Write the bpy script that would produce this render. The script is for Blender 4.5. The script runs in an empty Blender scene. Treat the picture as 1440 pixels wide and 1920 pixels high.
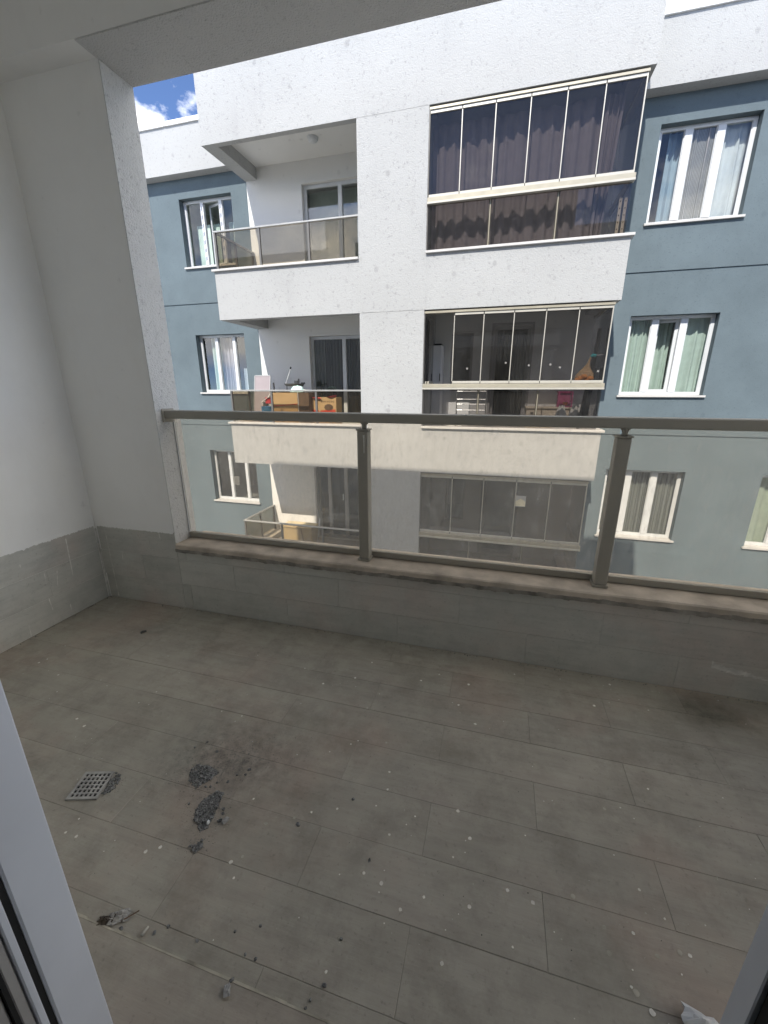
import bpy, bmesh, math, random
from mathutils import Matrix, Vector, noise

random.seed(7)
SC = bpy.context.scene
COL = SC.collection
ZO = 7.2            # height of the camera's eye level above the ground; z values below are relative to the eye

# ------------------------------------------------------------------ camera
cam_d = bpy.data.cameras.new('camera')
cam = bpy.data.objects.new('camera', cam_d)
COL.objects.link(cam)
PITCH, YAW, ROLL = math.radians(16.896), math.radians(15.5195), math.radians(0.0626)
fw = Vector((-math.sin(YAW) * math.cos(PITCH), math.cos(YAW) * math.cos(PITCH), -math.sin(PITCH)))
rt = Vector((math.cos(YAW), math.sin(YAW), 0))
dn = fw.cross(rt)
r2 = rt * math.cos(ROLL) + dn * math.sin(ROLL)
d2 = -rt * math.sin(ROLL) + dn * math.cos(ROLL)
cam.matrix_world = Matrix(((r2.x, -d2.x, -fw.x, 0), (r2.y, -d2.y, -fw.y, 0), (r2.z, -d2.z, -fw.z, ZO), (0, 0, 0, 1)))
cam_d.sensor_fit = 'VERTICAL'
cam_d.sensor_height = 36.0
cam_d.sensor_width = 27.0
cam_d.lens = 763.09 / 1920 * 36.0
cam_d.clip_start = 0.02
cam_d.clip_end = 1000
SC.camera = cam

# ------------------------------------------------------------------ sky and sun
LIGHT = Vector((0.188, 1.0, -1.137)).normalized()      # travel direction of the sunlight
SUN_EL = math.asin(-LIGHT.z)
sun_dir = -LIGHT
SUN_AZ = math.atan2(sun_dir.x, sun_dir.y)              # clockwise from +Y
world = bpy.data.worlds.new('World')
SC.world = world
world.use_nodes = True
nt = world.node_tree
nt.nodes.clear()
wo = nt.nodes.new('ShaderNodeOutputWorld')
bg = nt.nodes.new('ShaderNodeBackground')
sky = nt.nodes.new('ShaderNodeTexSky')
sky.sky_type = 'NISHITA'
sky.sun_disc = False
sky.sun_elevation = SUN_EL
sky.sun_rotation = SUN_AZ
sky.altitude = 2500
sky.air_density = 0.38
sky.dust_density = 0.3
sky.ozone_density = 3.0
bg.inputs['Strength'].default_value = 0.15
tc = nt.nodes.new('ShaderNodeTexCoord')
mp = nt.nodes.new('ShaderNodeMapping')
mp.inputs['Scale'].default_value = (1.8, 1.8, 3.0)
mp.inputs['Location'].default_value = (8.3, 5.5, 1.1)
ns = nt.nodes.new('ShaderNodeTexNoise')
ns.inputs['Scale'].default_value = 1.0
ns.inputs['Detail'].default_value = 9.0
ns.inputs['Roughness'].default_value = 0.6
rp = nt.nodes.new('ShaderNodeValToRGB')
rp.color_ramp.elements[0].position = 0.49
rp.color_ramp.elements[1].position = 0.62
mx = nt.nodes.new('ShaderNodeMixRGB')
mx.inputs['Color2'].default_value = (10.0, 9.7, 9.1, 1)
L = nt.links.new
L(tc.outputs['Generated'], mp.inputs['Vector'])
L(mp.outputs['Vector'], ns.inputs['Vector'])
L(ns.outputs['Fac'], rp.inputs['Fac'])
L(rp.outputs['Color'], mx.inputs['Fac'])
L(sky.outputs['Color'], mx.inputs['Color1'])
L(mx.outputs['Color'], bg.inputs['Color'])
L(bg.outputs['Background'], wo.inputs['Surface'])

sun_l = bpy.data.lights.new('sun', 'SUN')
sun_l.energy = 2.0
sun_l.angle = math.radians(0.5)
sun_l.color = (1.0, 0.955, 0.89)
sun = bpy.data.objects.new('sun', sun_l)
COL.objects.link(sun)
sun.rotation_euler = LIGHT.to_track_quat('-Z', 'Y').to_euler()
sun.location = (0, -5, 30)

vs = SC.view_settings
vs.view_transform = 'Standard'
vs.look = 'None'
vs.gamma = 1.0
vs.exposure = 1.77
vs.use_curve_mapping = False
cy = SC.cycles
cy.use_denoising = True
cy.max_bounces = 18
cy.diffuse_bounces = 14
cy.glossy_bounces = 4
cy.transmission_bounces = 4
cy.transparent_max_bounces = 32
cy.sample_clamp_indirect = 8.0
cy.caustics_reflective = False
cy.caustics_refractive = False

# ------------------------------------------------------------------ mesh helpers
class MB:
    def __init__(s):
        s.v = []; s.f = []
    def quad(s, a, b, c, d):
        n = len(s.v); s.v += [a, b, c, d]; s.f.append((n, n + 1, n + 2, n + 3)); return s
    def box(s, x0, x1, y0, y1, z0, z1):
        n = len(s.v)
        s.v += [(x0, y0, z0), (x1, y0, z0), (x1, y1, z0), (x0, y1, z0), (x0, y0, z1), (x1, y0, z1), (x1, y1, z1), (x0, y1, z1)]
        s.f += [tuple(n + i for i in q) for q in ((0, 3, 2, 1), (4, 5, 6, 7), (0, 1, 5, 4), (1, 2, 6, 5), (2, 3, 7, 6), (3, 0, 4, 7))]
        return s
    def tube(s, pts, r, n=8, closed=False):
        pts = [Vector(p) for p in pts]
        base = len(s.v)
        for i, p in enumerate(pts):
            a = pts[max(i - 1, 0)]; b = pts[min(i + 1, len(pts) - 1)]
            t = (b - a).normalized()
            u = t.cross(Vector((0, 0, 1)))
            if u.length < 1e-3: u = t.cross(Vector((1, 0, 0)))
            u.normalize(); w = t.cross(u)
            rr = r[i] if isinstance(r, (list, tuple)) else r
            for k in range(n):
                an = 2 * math.pi * k / n
                s.v.append(tuple(p + (u * math.cos(an) + w * math.sin(an)) * rr))
        for i in range(len(pts) - 1):
            for k in range(n):
                a0 = base + i * n + k; a1 = base + i * n + (k + 1) % n
                s.f.append((a0, a1, a1 + n, a0 + n))
        s.f.append(tuple(base + k for k in range(n))[::-1])
        s.f.append(tuple(base + (len(pts) - 1) * n + k for k in range(n)))
        return s
    def prism(s, poly, z0, z1):
        n = len(s.v); m = len(poly)
        s.v += [(x, y, z0) for x, y in poly] + [(x, y, z1) for x, y in poly]
        s.f.append(tuple(n + i for i in range(m))[::-1])
        s.f.append(tuple(n + m + i for i in range(m)))
        for i in range(m):
            j = (i + 1) % m
            s.f.append((n + i, n + j, n + m + j, n + m + i))
        return s
    def rock(s, c, r, jit=0.35, sq=0.7):
        # a small angular stone: a jittered octahedron/icosahedron-like lump
        n = len(s.v)
        t = (1 + 5 ** .5) / 2
        vv = [(-1, t, 0), (1, t, 0), (-1, -t, 0), (1, -t, 0), (0, -1, t), (0, 1, t), (0, -1, -t), (0, 1, -t), (t, 0, -1), (t, 0, 1), (-t, 0, -1), (-t, 0, 1)]
        ff = [(0, 11, 5), (0, 5, 1), (0, 1, 7), (0, 7, 10), (0, 10, 11), (1, 5, 9), (5, 11, 4), (11, 10, 2), (10, 7, 6), (7, 1, 8), (3, 9, 4), (3, 4, 2), (3, 2, 6), (3, 6, 8), (3, 8, 9), (4, 9, 5), (2, 4, 11), (6, 2, 10), (8, 6, 7), (9, 8, 1)]
        an = random.random() * 6.28; ex = random.uniform(.7, 1.4)
        for p in vv:
            k = r / 1.9 * (1 + random.uniform(-jit, jit))
            x, y, z = p[0] * k * ex, p[1] * k, p[2] * k * sq
            s.v.append((c[0] + x * math.cos(an) - y * math.sin(an), c[1] + x * math.sin(an) + y * math.cos(an), c[2] + z))
        s.f += [tuple(n + i for i in q) for q in ff]
        return s
    def rockt(s, c, r):
        # four-sided crumb
        n = len(s.v)
        for k in range(3):
            an = 2.1 * k + random.random()
            s.v.append((c[0] + r * math.cos(an), c[1] + r * math.sin(an), c[2]))
        s.v.append((c[0] + random.uniform(-.3, .3) * r, c[1] + random.uniform(-.3, .3) * r, c[2] + r * random.uniform(.7, 1.3)))
        s.f += [(n, n + 1, n + 3), (n + 1, n + 2, n + 3), (n + 2, n, n + 3), (n, n + 2, n + 1)]
        return s
    def mesh(s, name, bevel=0.0, seg=1):
        me = bpy.data.meshes.new(name)
        me.from_pydata(s.v, [], s.f)
        if bevel > 0:
            bm = bmesh.new(); bm.from_mesh(me)
            bmesh.ops.remove_doubles(bm, verts=bm.verts, dist=1e-5)
            bmesh.ops.bevel(bm, geom=[e for e in bm.edges if e.is_manifold and e.calc_face_angle(0) > 0.6], offset=bevel, segments=seg, affect='EDGES', profile=0.6, clamp_overlap=True)
            bm.to_mesh(me); bm.free()
        me.update()
        return me
    def build(s, name, mat, parent=None, bevel=0.0, seg=1, smooth=False):
        me = s.mesh(name, bevel, seg)
        me.materials.append(mat)
        if smooth:
            for p in me.polygons: p.use_smooth = True
        return link(name, me, parent)

def base_of(o):
    b = Vector((0, 0, 0))
    while o is not None:
        b += o.location; o = o.parent
    return b

def link(name, me, parent=None):
    o = bpy.data.objects.new(name, me)
    COL.objects.link(o)
    if parent is not None:
        o.parent = parent
        o.matrix_parent_inverse = Matrix.Translation(-ROOTPOS.get(parent.name, Vector((0, 0, 0))))
        ROOTPOS[o.name] = Vector((0, 0, 0))
    return o

ROOTPOS = {}
def thing(name, loc, label, cat, group=None):
    o = bpy.data.objects.new(name, None)
    COL.objects.link(o)
    o.empty_display_size = 0.1
    o.location = loc
    ROOTPOS[o.name] = Vector(loc)
    tag(o, label, cat, group)
    return o

def tag(o, label=None, cat=None, group=None, kind=None):
    if label: o['label'] = label
    if cat: o['category'] = cat
    if group: o['group'] = group
    if kind: o['kind'] = kind
    return o

def wall_holes(mb, x0, x1, z0, z1, y0, y1, holes):
    """front sheet at y0 and back sheet at y1 with rectangular openings, plus the reveals and the outer edges"""
    xs = sorted({x0, x1, *[h[0] for h in holes], *[h[1] for h in holes]})
    zs = sorted({z0, z1, *[h[2] for h in holes], *[h[3] for h in holes]})
    xs = [x for x in xs if x0 <= x <= x1]; zs = [z for z in zs if z0 <= z <= z1]
    def solid(i, j):
        if i < 0 or j < 0 or i >= len(xs) - 1 or j >= len(zs) - 1: return False
        cx = (xs[i] + xs[i + 1]) / 2; cz = (zs[j] + zs[j + 1]) / 2
        return not any(h[0] < cx < h[1] and h[2] < cz < h[3] for h in holes)
    for i in range(len(xs) - 1):
        for j in range(len(zs) - 1):
            if not solid(i, j): continue
            a, b, c, d = xs[i], xs[i + 1], zs[j], zs[j + 1]
            mb.quad((a, y0, c), (b, y0, c), (b, y0, d), (a, y0, d))
            mb.quad((b, y1, c), (a, y1, c), (a, y1, d), (b, y1, d))
            if not solid(i - 1, j): mb.quad((a, y1, c), (a, y0, c), (a, y0, d), (a, y1, d))
            if not solid(i + 1, j): mb.quad((b, y0, c), (b, y1, c), (b, y1, d), (b, y0, d))
            if not solid(i, j - 1): mb.quad((a, y1, c), (b, y1, c), (b, y0, c), (a, y0, c))
            if not solid(i, j + 1): mb.quad((a, y0, d), (b, y0, d), (b, y1, d), (a, y1, d))
    return mb

# ------------------------------------------------------------------ materials
class N:
    def __init__(s, name):
        s.m = bpy.data.materials.new(name); s.m.use_nodes = True
        s.t = s.m.node_tree; s.t.nodes.clear()
        s.out = s.t.nodes.new('ShaderNodeOutputMaterial')
    def n(s, typ, **kw):
        nd = s.t.nodes.new('ShaderNode' + typ)
        for k, v in kw.items():
            if k in nd.inputs: nd.inputs[k].default_value = v
            else: setattr(nd, k, v)
        return nd
    def l(s, a, b): s.t.links.new(a, b)
    def co(s, scale=(1, 1, 1), kind='Object', rnd=False):
        tc = s.n('TexCoord'); mp = s.n('Mapping')
        mp.inputs['Scale'].default_value = scale
        s.l(tc.outputs[kind], mp.inputs['Vector'])
        if rnd:
            oi = s.n('ObjectInfo'); mu = s.n('VectorMath', operation='SCALE')
            mu.inputs[0].default_value = (37.0, 19.0, 11.0)
            s.l(oi.outputs['Random'], mu.inputs['Scale'])
            s.l(mu.outputs['Vector'], mp.inputs['Location'])
        return mp.outputs['Vector']
    def noise(s, vec, scale, detail=4, rough=0.55):
        nd = s.n('TexNoise', Scale=scale, Detail=detail, Roughness=rough)
        s.l(vec, nd.inputs['Vector'])
        return nd.outputs['Fac']
    def ramp(s, fac, stops):
        r = s.n('ValToRGB'); cr = r.color_ramp
        while len(cr.elements) < len(stops): cr.elements.new(0.5)
        for e, (p, c) in zip(cr.elements, stops):
            e.position = p; e.color = (*c, 1) if isinstance(c, tuple) else (c, c, c, 1)
        s.l(fac, r.inputs['Fac'])
        return r.outputs['Color']
    def mix(s, fac, a, b, mode='MIX'):
        m = s.n('MixRGB', blend_type=mode)
        for sock, val in ((m.inputs['Fac'], fac), (m.inputs['Color1'], a), (m.inputs['Color2'], b)):
            if isinstance(val, (int, float)): sock.default_value = val if sock.name == 'Fac' else (val, val, val, 1)
            elif isinstance(val, tuple): sock.default_value = (*val, 1)
            else: s.l(val, sock)
        return m.outputs['Color']
    def princ(s, color, rough=0.8, metal=0.0, spec=0.3, bump=None, bstr=0.3, bdist=0.01, **kw):
        p = s.n('BsdfPrincipled', Roughness=rough if isinstance(rough, (int, float)) else 0.5, Metallic=metal)
        p.inputs['Specular IOR Level'].default_value = spec
        for k, v in kw.items(): p.inputs[k].default_value = v
        if isinstance(color, tuple): p.inputs['Base Color'].default_value = (*color, 1)
        else: s.l(color, p.inputs['Base Color'])
        if not isinstance(rough, (int, float)): s.l(rough, p.inputs['Roughness'])
        if bump is not None:
            b = s.n('Bump', Strength=bstr, Distance=bdist)
            s.l(bump, b.inputs['Height']); s.l(b.outputs['Normal'], p.inputs['Normal'])
        return p.outputs['BSDF']
    def done(s, shader):
        s.l(shader, s.out.inputs['Surface']); return s.m

def simple(name, col, rough=0.6, metal=0.0, spec=0.35, var=0.12, vscale=6.0, bump=0.0, bscale=80.0):
    m = N(name); v = m.co(rnd=True)
    f = m.noise(v, vscale, 5)
    lo = tuple(c * (1 - var) for c in col); hi = tuple(min(1, c * (1 + var)) for c in col)
    c = m.ramp(f, [(0.3, lo), (0.7, hi)])
    b = m.noise(v, bscale, 3) if bump else None
    return m.done(m.princ(c, rough, metal, spec, b, bump, 0.004))

def stucco(name, col, spots=0.5, stain=0.06, grain=55.0, bstr=0.55, dots=0.25):
    m = N(name); v = m.co()
    big = m.noise(v, 0.9, 6, 0.6)
    c = m.ramp(big, [(0.3, tuple(x * (1 - stain) for x in col)), (0.65, col)])
    med = m.noise(v, 10.0, 6, 0.7)
    c = m.mix(m.ramp(med, [(0.58, 0.0), (0.74, 0.30 * spots)]), c, tuple(x * 0.62 for x in col))
    fine = m.noise(v, grain * 0.55, 4, 0.65)
    c = m.mix(m.ramp(fine, [(0.58, 0.0), (0.70, 0.60 * spots)]), c, tuple(x * 0.45 for x in col))
    # sparse grey splashes of uneven size
    vo = m.n('TexVoronoi', Scale=4.2); m.l(m.co((1.0, 1.0, 0.8)), vo.inputs['Vector'])
    wob = m.n('Math', operation='MULTIPLY_ADD'); m.l(m.noise(v, 30.0, 3), wob.inputs[0]); wob.inputs[1].default_value = 0.16; m.l(vo.outputs['Distance'], wob.inputs[2])
    sep = m.n('SeparateColor'); m.l(vo.outputs['Color'], sep.inputs['Color'])
    sub = m.n('Math', operation='MULTIPLY_ADD'); m.l(sep.outputs['Red'], sub.inputs[0]); sub.inputs[1].default_value = -0.14; m.l(wob.outputs[0], sub.inputs[2])
    c = m.mix(m.ramp(sub.outputs[0], [(0.06, dots), (0.15, 0.0)]), c, tuple(x * 0.5 for x in col))
    # vertical run-off streaks
    vs_ = m.co((5.0, 5.0, 0.35))
    st = m.noise(vs_, 1.0, 5, 0.6)
    c = m.mix(m.ramp(st, [(0.58, 0.0), (0.78, 0.22 * spots)]), c, tuple(x * 0.6 for x in col))
    patch = m.noise(v, 0.55, 6, 0.65)
    c = m.mix(m.ramp(patch, [(0.40, 0.0), (0.62, 0.8)]), c, m.mix(0.55, c, col))
    b = m.noise(v, grain * 1.3, 2, 0.5)
    return m.done(m.princ(c, 0.92, 0, 0.15, b, bstr, 0.006))

M = {}
M['white_stucco'] = stucco('white_stucco', (0.39, 0.395, 0.39), 0.9, 0.08, 42.0, 0.9, 0.42)
M['blue_stucco'] = stucco('blue_stucco', (0.130, 0.166, 0.184), 0.95, 0.24, 70.0, 0.35)
M['back_white'] = stucco('back_white', (0.68, 0.68, 0.66), 0.15, 0.04, 70.0, 0.25)
M['rough_grey'] = stucco('rough_grey', (0.62, 0.62, 0.605), 1.4, 0.08, 120.0, 1.0, 0.0)
M['soffit_rough'] = stucco('soffit_rough', (0.58, 0.575, 0.56), 0.7, 0.08, 120.0, 1.0, 0.0)

def paint(name, col):
    m = N(name); v = m.co()
    f = m.noise(v, 1.6, 6, 0.6)
    c = m.ramp(f, [(0.3, tuple(x * 0.93 for x in col)), (0.7, col)])
    sp = m.noise(v, 14.0, 4, 0.6)
    c = m.mix(m.ramp(sp, [(0.68, 0.0), (0.80, 0.35)]), c, tuple(x * 0.55 for x in col))
    sm = m.noise(m.co((2.2, 2.2, 0.9)), 1.3, 8, 0.7)
    c = m.mix(m.ramp(sm, [(0.52, 0.0), (0.75, 0.22)]), c, tuple(x * q for x, q in zip(col, (0.78, 0.76, 0.72))))
    b = m.noise(v, 26.0, 4, 0.6)
    return m.done(m.princ(c, 0.75, 0, 0.25, b, 0.12, 0.004))
M['paint'] = paint('interior_paint', (0.86, 0.855, 0.83))
M['paint_ceiling'] = paint('ceiling_paint', (0.82, 0.815, 0.79))

def settled_dust(m, c, cols):
    # dust trodden over tiles and joints alike, continuous across them
    ge = m.n('NewGeometry')
    f1 = m.noise(ge.outputs['Position'], 2.3, 9, 0.68); f2 = m.noise(ge.outputs['Position'], 11.0, 7, 0.7)
    c = m.mix(m.ramp(f1, [(0.38, 0.0), (0.66, 0.55)]), c, cols[0])
    c = m.mix(m.ramp(f2, [(0.50, 0.0), (0.72, 0.45)]), c, cols[1])
    f3 = m.noise(ge.outputs['Position'], 5.0, 9, 0.75)
    c = m.mix(m.ramp(f3, [(0.48, 0.0), (0.70, 0.58)]), c, cols[2])
    f4 = m.noise(ge.outputs['Position'], 1.7, 7, 0.62)
    return m.mix(m.ramp(f4, [(0.50, 0.0), (0.64, 0.5)]), c, m.mix(1.0, c, (1.10, 0.93, 0.90), 'MULTIPLY'))
def tile_mat(name, cols, streak=(2.0, 16.0, 16.0), rough=0.7, dust=((0.39, 0.368, 0.308), (0.46, 0.435, 0.37), (0.20, 0.183, 0.150))):
    m = N(name); v = m.co(rnd=True); vs_ = m.co(streak, rnd=True)
    oi = m.n('ObjectInfo')
    f = m.noise(v, 2.6, 6, 0.62)
    c = m.ramp(f, [(0.30, cols[0]), (0.52, cols[1]), (0.72, cols[2])])
    g = m.noise(vs_, 2.4, 8, 0.68)
    c = m.mix(m.ramp(g, [(0.36, 0.30), (0.52, 0.0)]), c, tuple(x * 0.66 for x in cols[0]))
    c = m.mix(m.ramp(g, [(0.56, 0.0), (0.74, 0.30)]), c, tuple(x * 1.20 for x in cols[2]))
    bl = m.noise(m.co((1, 1, 1)), 1.1, 5, 0.6)
    c = m.mix(m.ramp(bl, [(0.50, 0.0), (0.66, 0.40)]), c, (cols[1][0] * 1.05, cols[1][1] * 0.90, cols[1][2] * 0.92))
    bl2 = m.noise(m.co((1.3, 2.2, 1), rnd=True), 3.2, 6, 0.65)
    c = m.mix(m.ramp(bl2, [(0.50, 0.0), (0.72, 0.38)]), c, tuple(x * 0.70 for x in cols[0]))
    tone = m.ramp(oi.outputs['Random'], [(0.0, 0.95), (1.0, 1.04)])
    c = m.mix(1.0, c, tone, 'MULTIPLY')
    d = m.noise(m.co((1, 1, 1), rnd=True), 38.0, 4, 0.6)
    c = m.mix(m.ramp(d, [(0.66, 0.0), (0.78, 0.30)]), c, (0.42, 0.41, 0.38))
    d2_ = m.noise(m.co((1, 1, 1), rnd=True), 90.0, 3, 0.6)
    c = m.mix(m.ramp(d2_, [(0.60, 0.0), (0.74, 0.35)]), c, (0.06, 0.056, 0.05))
    c = settled_dust(m, c, dust)
    b = m.noise(vs_, 7.0, 5, 0.6)
    return m.done(m.princ(c, rough, 0, 0.25, b, 0.15, 0.004))
M['floor_tile'] = tile_mat('floor_tile', ((0.315, 0.294, 0.245), (0.37, 0.345, 0.29), (0.415, 0.388, 0.328)))
M['wall_tile'] = tile_mat('wall_tile', ((0.45, 0.45, 0.415), (0.50, 0.50, 0.46), (0.545, 0.54, 0.495)), dust=((0.49, 0.49, 0.45), (0.56, 0.55, 0.50), (0.36, 0.36, 0.33)))
_g = N('grout')
_c = _g.ramp(_g.noise(_g.co(), 14.0, 5), [(0.3, (0.22, 0.21, 0.175)), (0.7, (0.33, 0.315, 0.265))])
M['grout'] = _g.done(_g.princ(settled_dust(_g, _c, ((0.39, 0.368, 0.308), (0.46, 0.435, 0.37), (0.20, 0.183, 0.150))), 0.95))
_g = N('wall_grout')
_c = _g.ramp(_g.noise(_g.co(), 14.0, 5), [(0.3, (0.42, 0.42, 0.39)), (0.7, (0.52, 0.52, 0.48))])
M['wall_grout'] = _g.done(_g.princ(_c, 0.95))
M['caulk'] = simple('caulk', (0.62, 0.61, 0.57), 0.9, var=0.3, vscale=25, bump=0.5)
M['sill_stone'] = simple('sill_stone', (0.46, 0.40, 0.33), 0.8, var=0.28, vscale=9, bump=0.35, bscale=60)
M['sill_edge'] = simple('sill_edge', (0.27, 0.25, 0.22), 0.9, var=0.5, vscale=14, bump=0.5, bscale=60)
M['threshold_stone'] = simple('threshold_stone', (0.19, 0.18, 0.16), 0.8, var=0.2, vscale=7, bump=0.2)

def dusty_metal(name, col, dust=(0.36, 0.35, 0.31), amt=0.55, rough=0.5):
    m = N(name); v = m.co()
    f = m.noise(v, 9.0, 7, 0.7)
    c = m.mix(m.ramp(f, [(0.40, 0.0), (0.75, amt)]), col, dust)
    g = m.noise(v, 55.0, 3, 0.6)
    c = m.mix(m.ramp(g, [(0.64, 0.0), (0.76, amt)]), c, dust)
    r = m.ramp(f, [(0.35, rough), (0.7, 0.85)])
    return m.done(m.princ(c, r, 0.25, 0.5, g, 0.1, 0.002))
M['rail_metal'] = dusty_metal('rail_metal', (0.33, 0.31, 0.265))
M['far_rail'] = simple('far_rail', (0.42, 0.42, 0.40), 0.4, 0.6, var=0.1)
M['far_post'] = simple('far_post', (0.16, 0.155, 0.145), 0.45, 0.5, var=0.1)
M['alu'] = simple('champagne_aluminium', (0.40, 0.37, 0.29), 0.38, 0.35, 0.5, var=0.08)
M['alu_light'] = simple('pale_aluminium', (0.50, 0.48, 0.42), 0.38, 0.3, 0.5, var=0.06)
M['pvc'] = simple('white_pvc', (0.58, 0.60, 0.61), 0.35, 0, 0.5, var=0.04)
M['pvc_door'] = simple('door_pvc', (0.58, 0.61, 0.67), 0.4, 0, 0.4, var=0.08, vscale=3)
M['pvc_grey'] = simple('grey_pvc', (0.34, 0.33, 0.32), 0.5, var=0.08)
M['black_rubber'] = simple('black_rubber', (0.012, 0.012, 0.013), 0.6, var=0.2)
M['dark_metal'] = simple('dark_metal', (0.06, 0.06, 0.06), 0.5, 0.3)
M['marble'] = simple('white_marble', (0.50, 0.49, 0.47), 0.5, var=0.08, vscale=4)
M['flashing'] = simple('roof_flashing', (0.70, 0.69, 0.66), 0.45, 0.2, var=0.12, vscale=8, bump=0.3, bscale=12)
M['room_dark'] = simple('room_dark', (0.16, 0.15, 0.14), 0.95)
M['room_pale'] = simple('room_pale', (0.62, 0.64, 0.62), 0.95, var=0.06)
M['concrete'] = simple('concrete_ground', (0.40, 0.39, 0.37), 0.95, var=0.2, vscale=1.2, bump=0.4)
M['balcony_tile'] = simple('balcony_tile', (0.36, 0.35, 0.33), 0.7, var=0.1)
M['crack'] = simple('crack_dark', (0.42, 0.42, 0.41), 0.95)

def glass(name, tint, ior=1.5, dirt=0.0, dirt_col=(0.5, 0.49, 0.46), dscale=14.0, streak=False, rough=0.0):
    """thin pane: tinted see-through, mirror by angle, a film of dust. Box panes are crossed twice, so tint is its square root."""
    m = N(name)
    tr = m.n('BsdfTransparent'); tr.inputs['Color'].default_value = (*[math.sqrt(t) for t in tint], 1)
    gl = m.n('BsdfGlossy'); gl.inputs['Roughness'].default_value = rough; gl.inputs['Color'].default_value = (1, 1, 1, 1)
    fr = m.n('Fresnel', IOR=ior)
    ge = m.n('NewGeometry'); iv = m.n('Math', operation='SUBTRACT'); iv.inputs[0].default_value = 1.0; m.l(ge.outputs['Backfacing'], iv.inputs[1])
    mu = m.n('Math', operation='MULTIPLY'); m.l(fr.outputs['Fac'], mu.inputs[0]); m.l(iv.outputs[0], mu.inputs[1])   # only the outer skin mirrors
    mx = m.n('MixShader'); m.l(mu.outputs[0], mx.inputs['Fac']); m.l(tr.outputs['BSDF'], mx.inputs[1]); m.l(gl.outputs['BSDF'], mx.inputs[2])
    sh = mx.outputs['Shader']
    if dirt > 0:
        v = m.co((1, 1, 1)); f = m.noise(v, dscale, 8, 0.72)
        fine = m.noise(m.co((60, 60, 18) if streak else (70, 70, 70)), 1.0, 4, 0.65)
        fac = m.ramp(m.mix(0.5, f, fine), [(0.36, dirt * 0.45), (0.55, dirt), (0.70, min(1, dirt * 2.6))])
        df = m.n('BsdfDiffuse'); df.inputs['Color'].default_value = (*dirt_col, 1)
        tl = m.n('BsdfTranslucent'); tl.inputs['Color'].default_value = (*dirt_col, 1)
        ad = m.n('MixShader', Fac=0.45); m.l(df.outputs['BSDF'], ad.inputs[1]); m.l(tl.outputs['BSDF'], ad.inputs[2])
        m2 = m.n('MixShader'); m.l(fac, m2.inputs['Fac']); m.l(sh, m2.inputs[1]); m.l(ad.outputs['Shader'], m2.inputs[2])
        sh = m2.outputs['Shader']
    return m.done(sh)
M['rail_glass'] = glass('rail_glass', (0.95, 0.87, 0.75), 1.35, 0.135, (0.86, 0.85, 0.80), 6.0, streak=True)
M['far_glass'] = glass('far_rail_glass', (0.58, 0.52, 0.42), 1.45, 0.02)
M['smoke_glass'] = glass('smoke_glass', (0.42, 0.405, 0.395), 1.5, 0.025)
M['smoke_glass_dusty'] = glass('smoke_glass_dusty', (0.42, 0.38, 0.35), 1.4, 0.15, streak=True)
M['window_glass'] = glass('window_glass', (0.80, 0.84, 0.82), 1.65, 0.008)
M['door_glass'] = glass('door_glass', (0.62, 0.66, 0.64), 2.0, 0.01)

def cloth(name, col, trans=0.35, stripes=None, fine=0.0):
    m = N(name); v = m.co()
    f = m.noise(v, 9.0, 4)
    c = m.ramp(f, [(0.3, tuple(x * 0.88 for x in col)), (0.7, col)])
    if stripes:
        w = m.n('TexWave', Scale=stripes, Distortion=0.6, Detail=2); w.inputs['Detail Scale'].default_value = 1.0
        m.l(v, w.inputs['Vector'])
        c = m.mix(m.ramp(w.outputs['Fac'], [(0.35, 0.0), (0.7, 0.7)]), c, tuple(x * 0.35 for x in col))
    df = m.n('BsdfDiffuse'); m.l(c, df.inputs['Color'])
    tl = m.n('BsdfTranslucent'); m.l(c, tl.inputs['Color'])
    mx = m.n('MixShader', Fac=trans); m.l(df.outputs['BSDF'], mx.inputs[1]); m.l(tl.outputs['BSDF'], mx.inputs[2])
    sh = mx.outputs['Shader']
    if fine:
        tr = m.n('BsdfTransparent')
        w = m.noise(m.co((220, 220, 220)), 1.0, 2)
        m2 = m.n('MixShader'); m.l(m.ramp(w, [(0.45, fine * 0.6), (0.6, fine)]), m2.inputs['Fac']); m.l(sh, m2.inputs[1]); m.l(tr.outputs['BSDF'], m2.inputs[2])
        sh = m2.outputs['Shader']
    return m.done(sh)
M['cloth_mint'] = cloth('cloth_mint', (0.62, 0.72, 0.66), 0.25)
M['cloth_mauve'] = cloth('cloth_mauve', (0.50, 0.46, 0.52), 0.2)
M['cloth_sheer'] = cloth('cloth_sheer', (0.78, 0.81, 0.86), 0.25, fine=0.12)
M['cloth_sheer_blue'] = cloth('cloth_sheer_blue', (0.50, 0.62, 0.74), 0.3, fine=0.15)
M['cloth_screen'] = cloth('cloth_screen', (0.40, 0.38, 0.38), 0.2, stripes=14.0)
M['cloth_plum'] = cloth('cloth_plum', (0.40, 0.36, 0.375), 0.15)
M['cloth_net'] = cloth('cloth_net', (0.60, 0.60, 0.58), 0.3, stripes=6.0, fine=0.45)
M['cloth_green'] = cloth('cloth_green', (0.60, 0.66, 0.56), 0.25)
M['cloth_blind_pale'] = cloth('cloth_blind_pale', (0.50, 0.53, 0.48), 0.2)
M['cloth_dark'] = cloth('cloth_dark', (0.17, 0.17, 0.165), 0.15, stripes=9.0)
M['cloth_greyblind'] = cloth('cloth_greyblind', (0.36, 0.36, 0.34), 0.15)
M['film'] = simple('white_film', (0.80, 0.82, 0.83), 0.4, var=0.05)
M['cement_sticker'] = simple('old_sticker', (0.20, 0.195, 0.18), 0.8)
M['film_print'] = simple('film_print', (0.14, 0.17, 0.24), 0.5)

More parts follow.
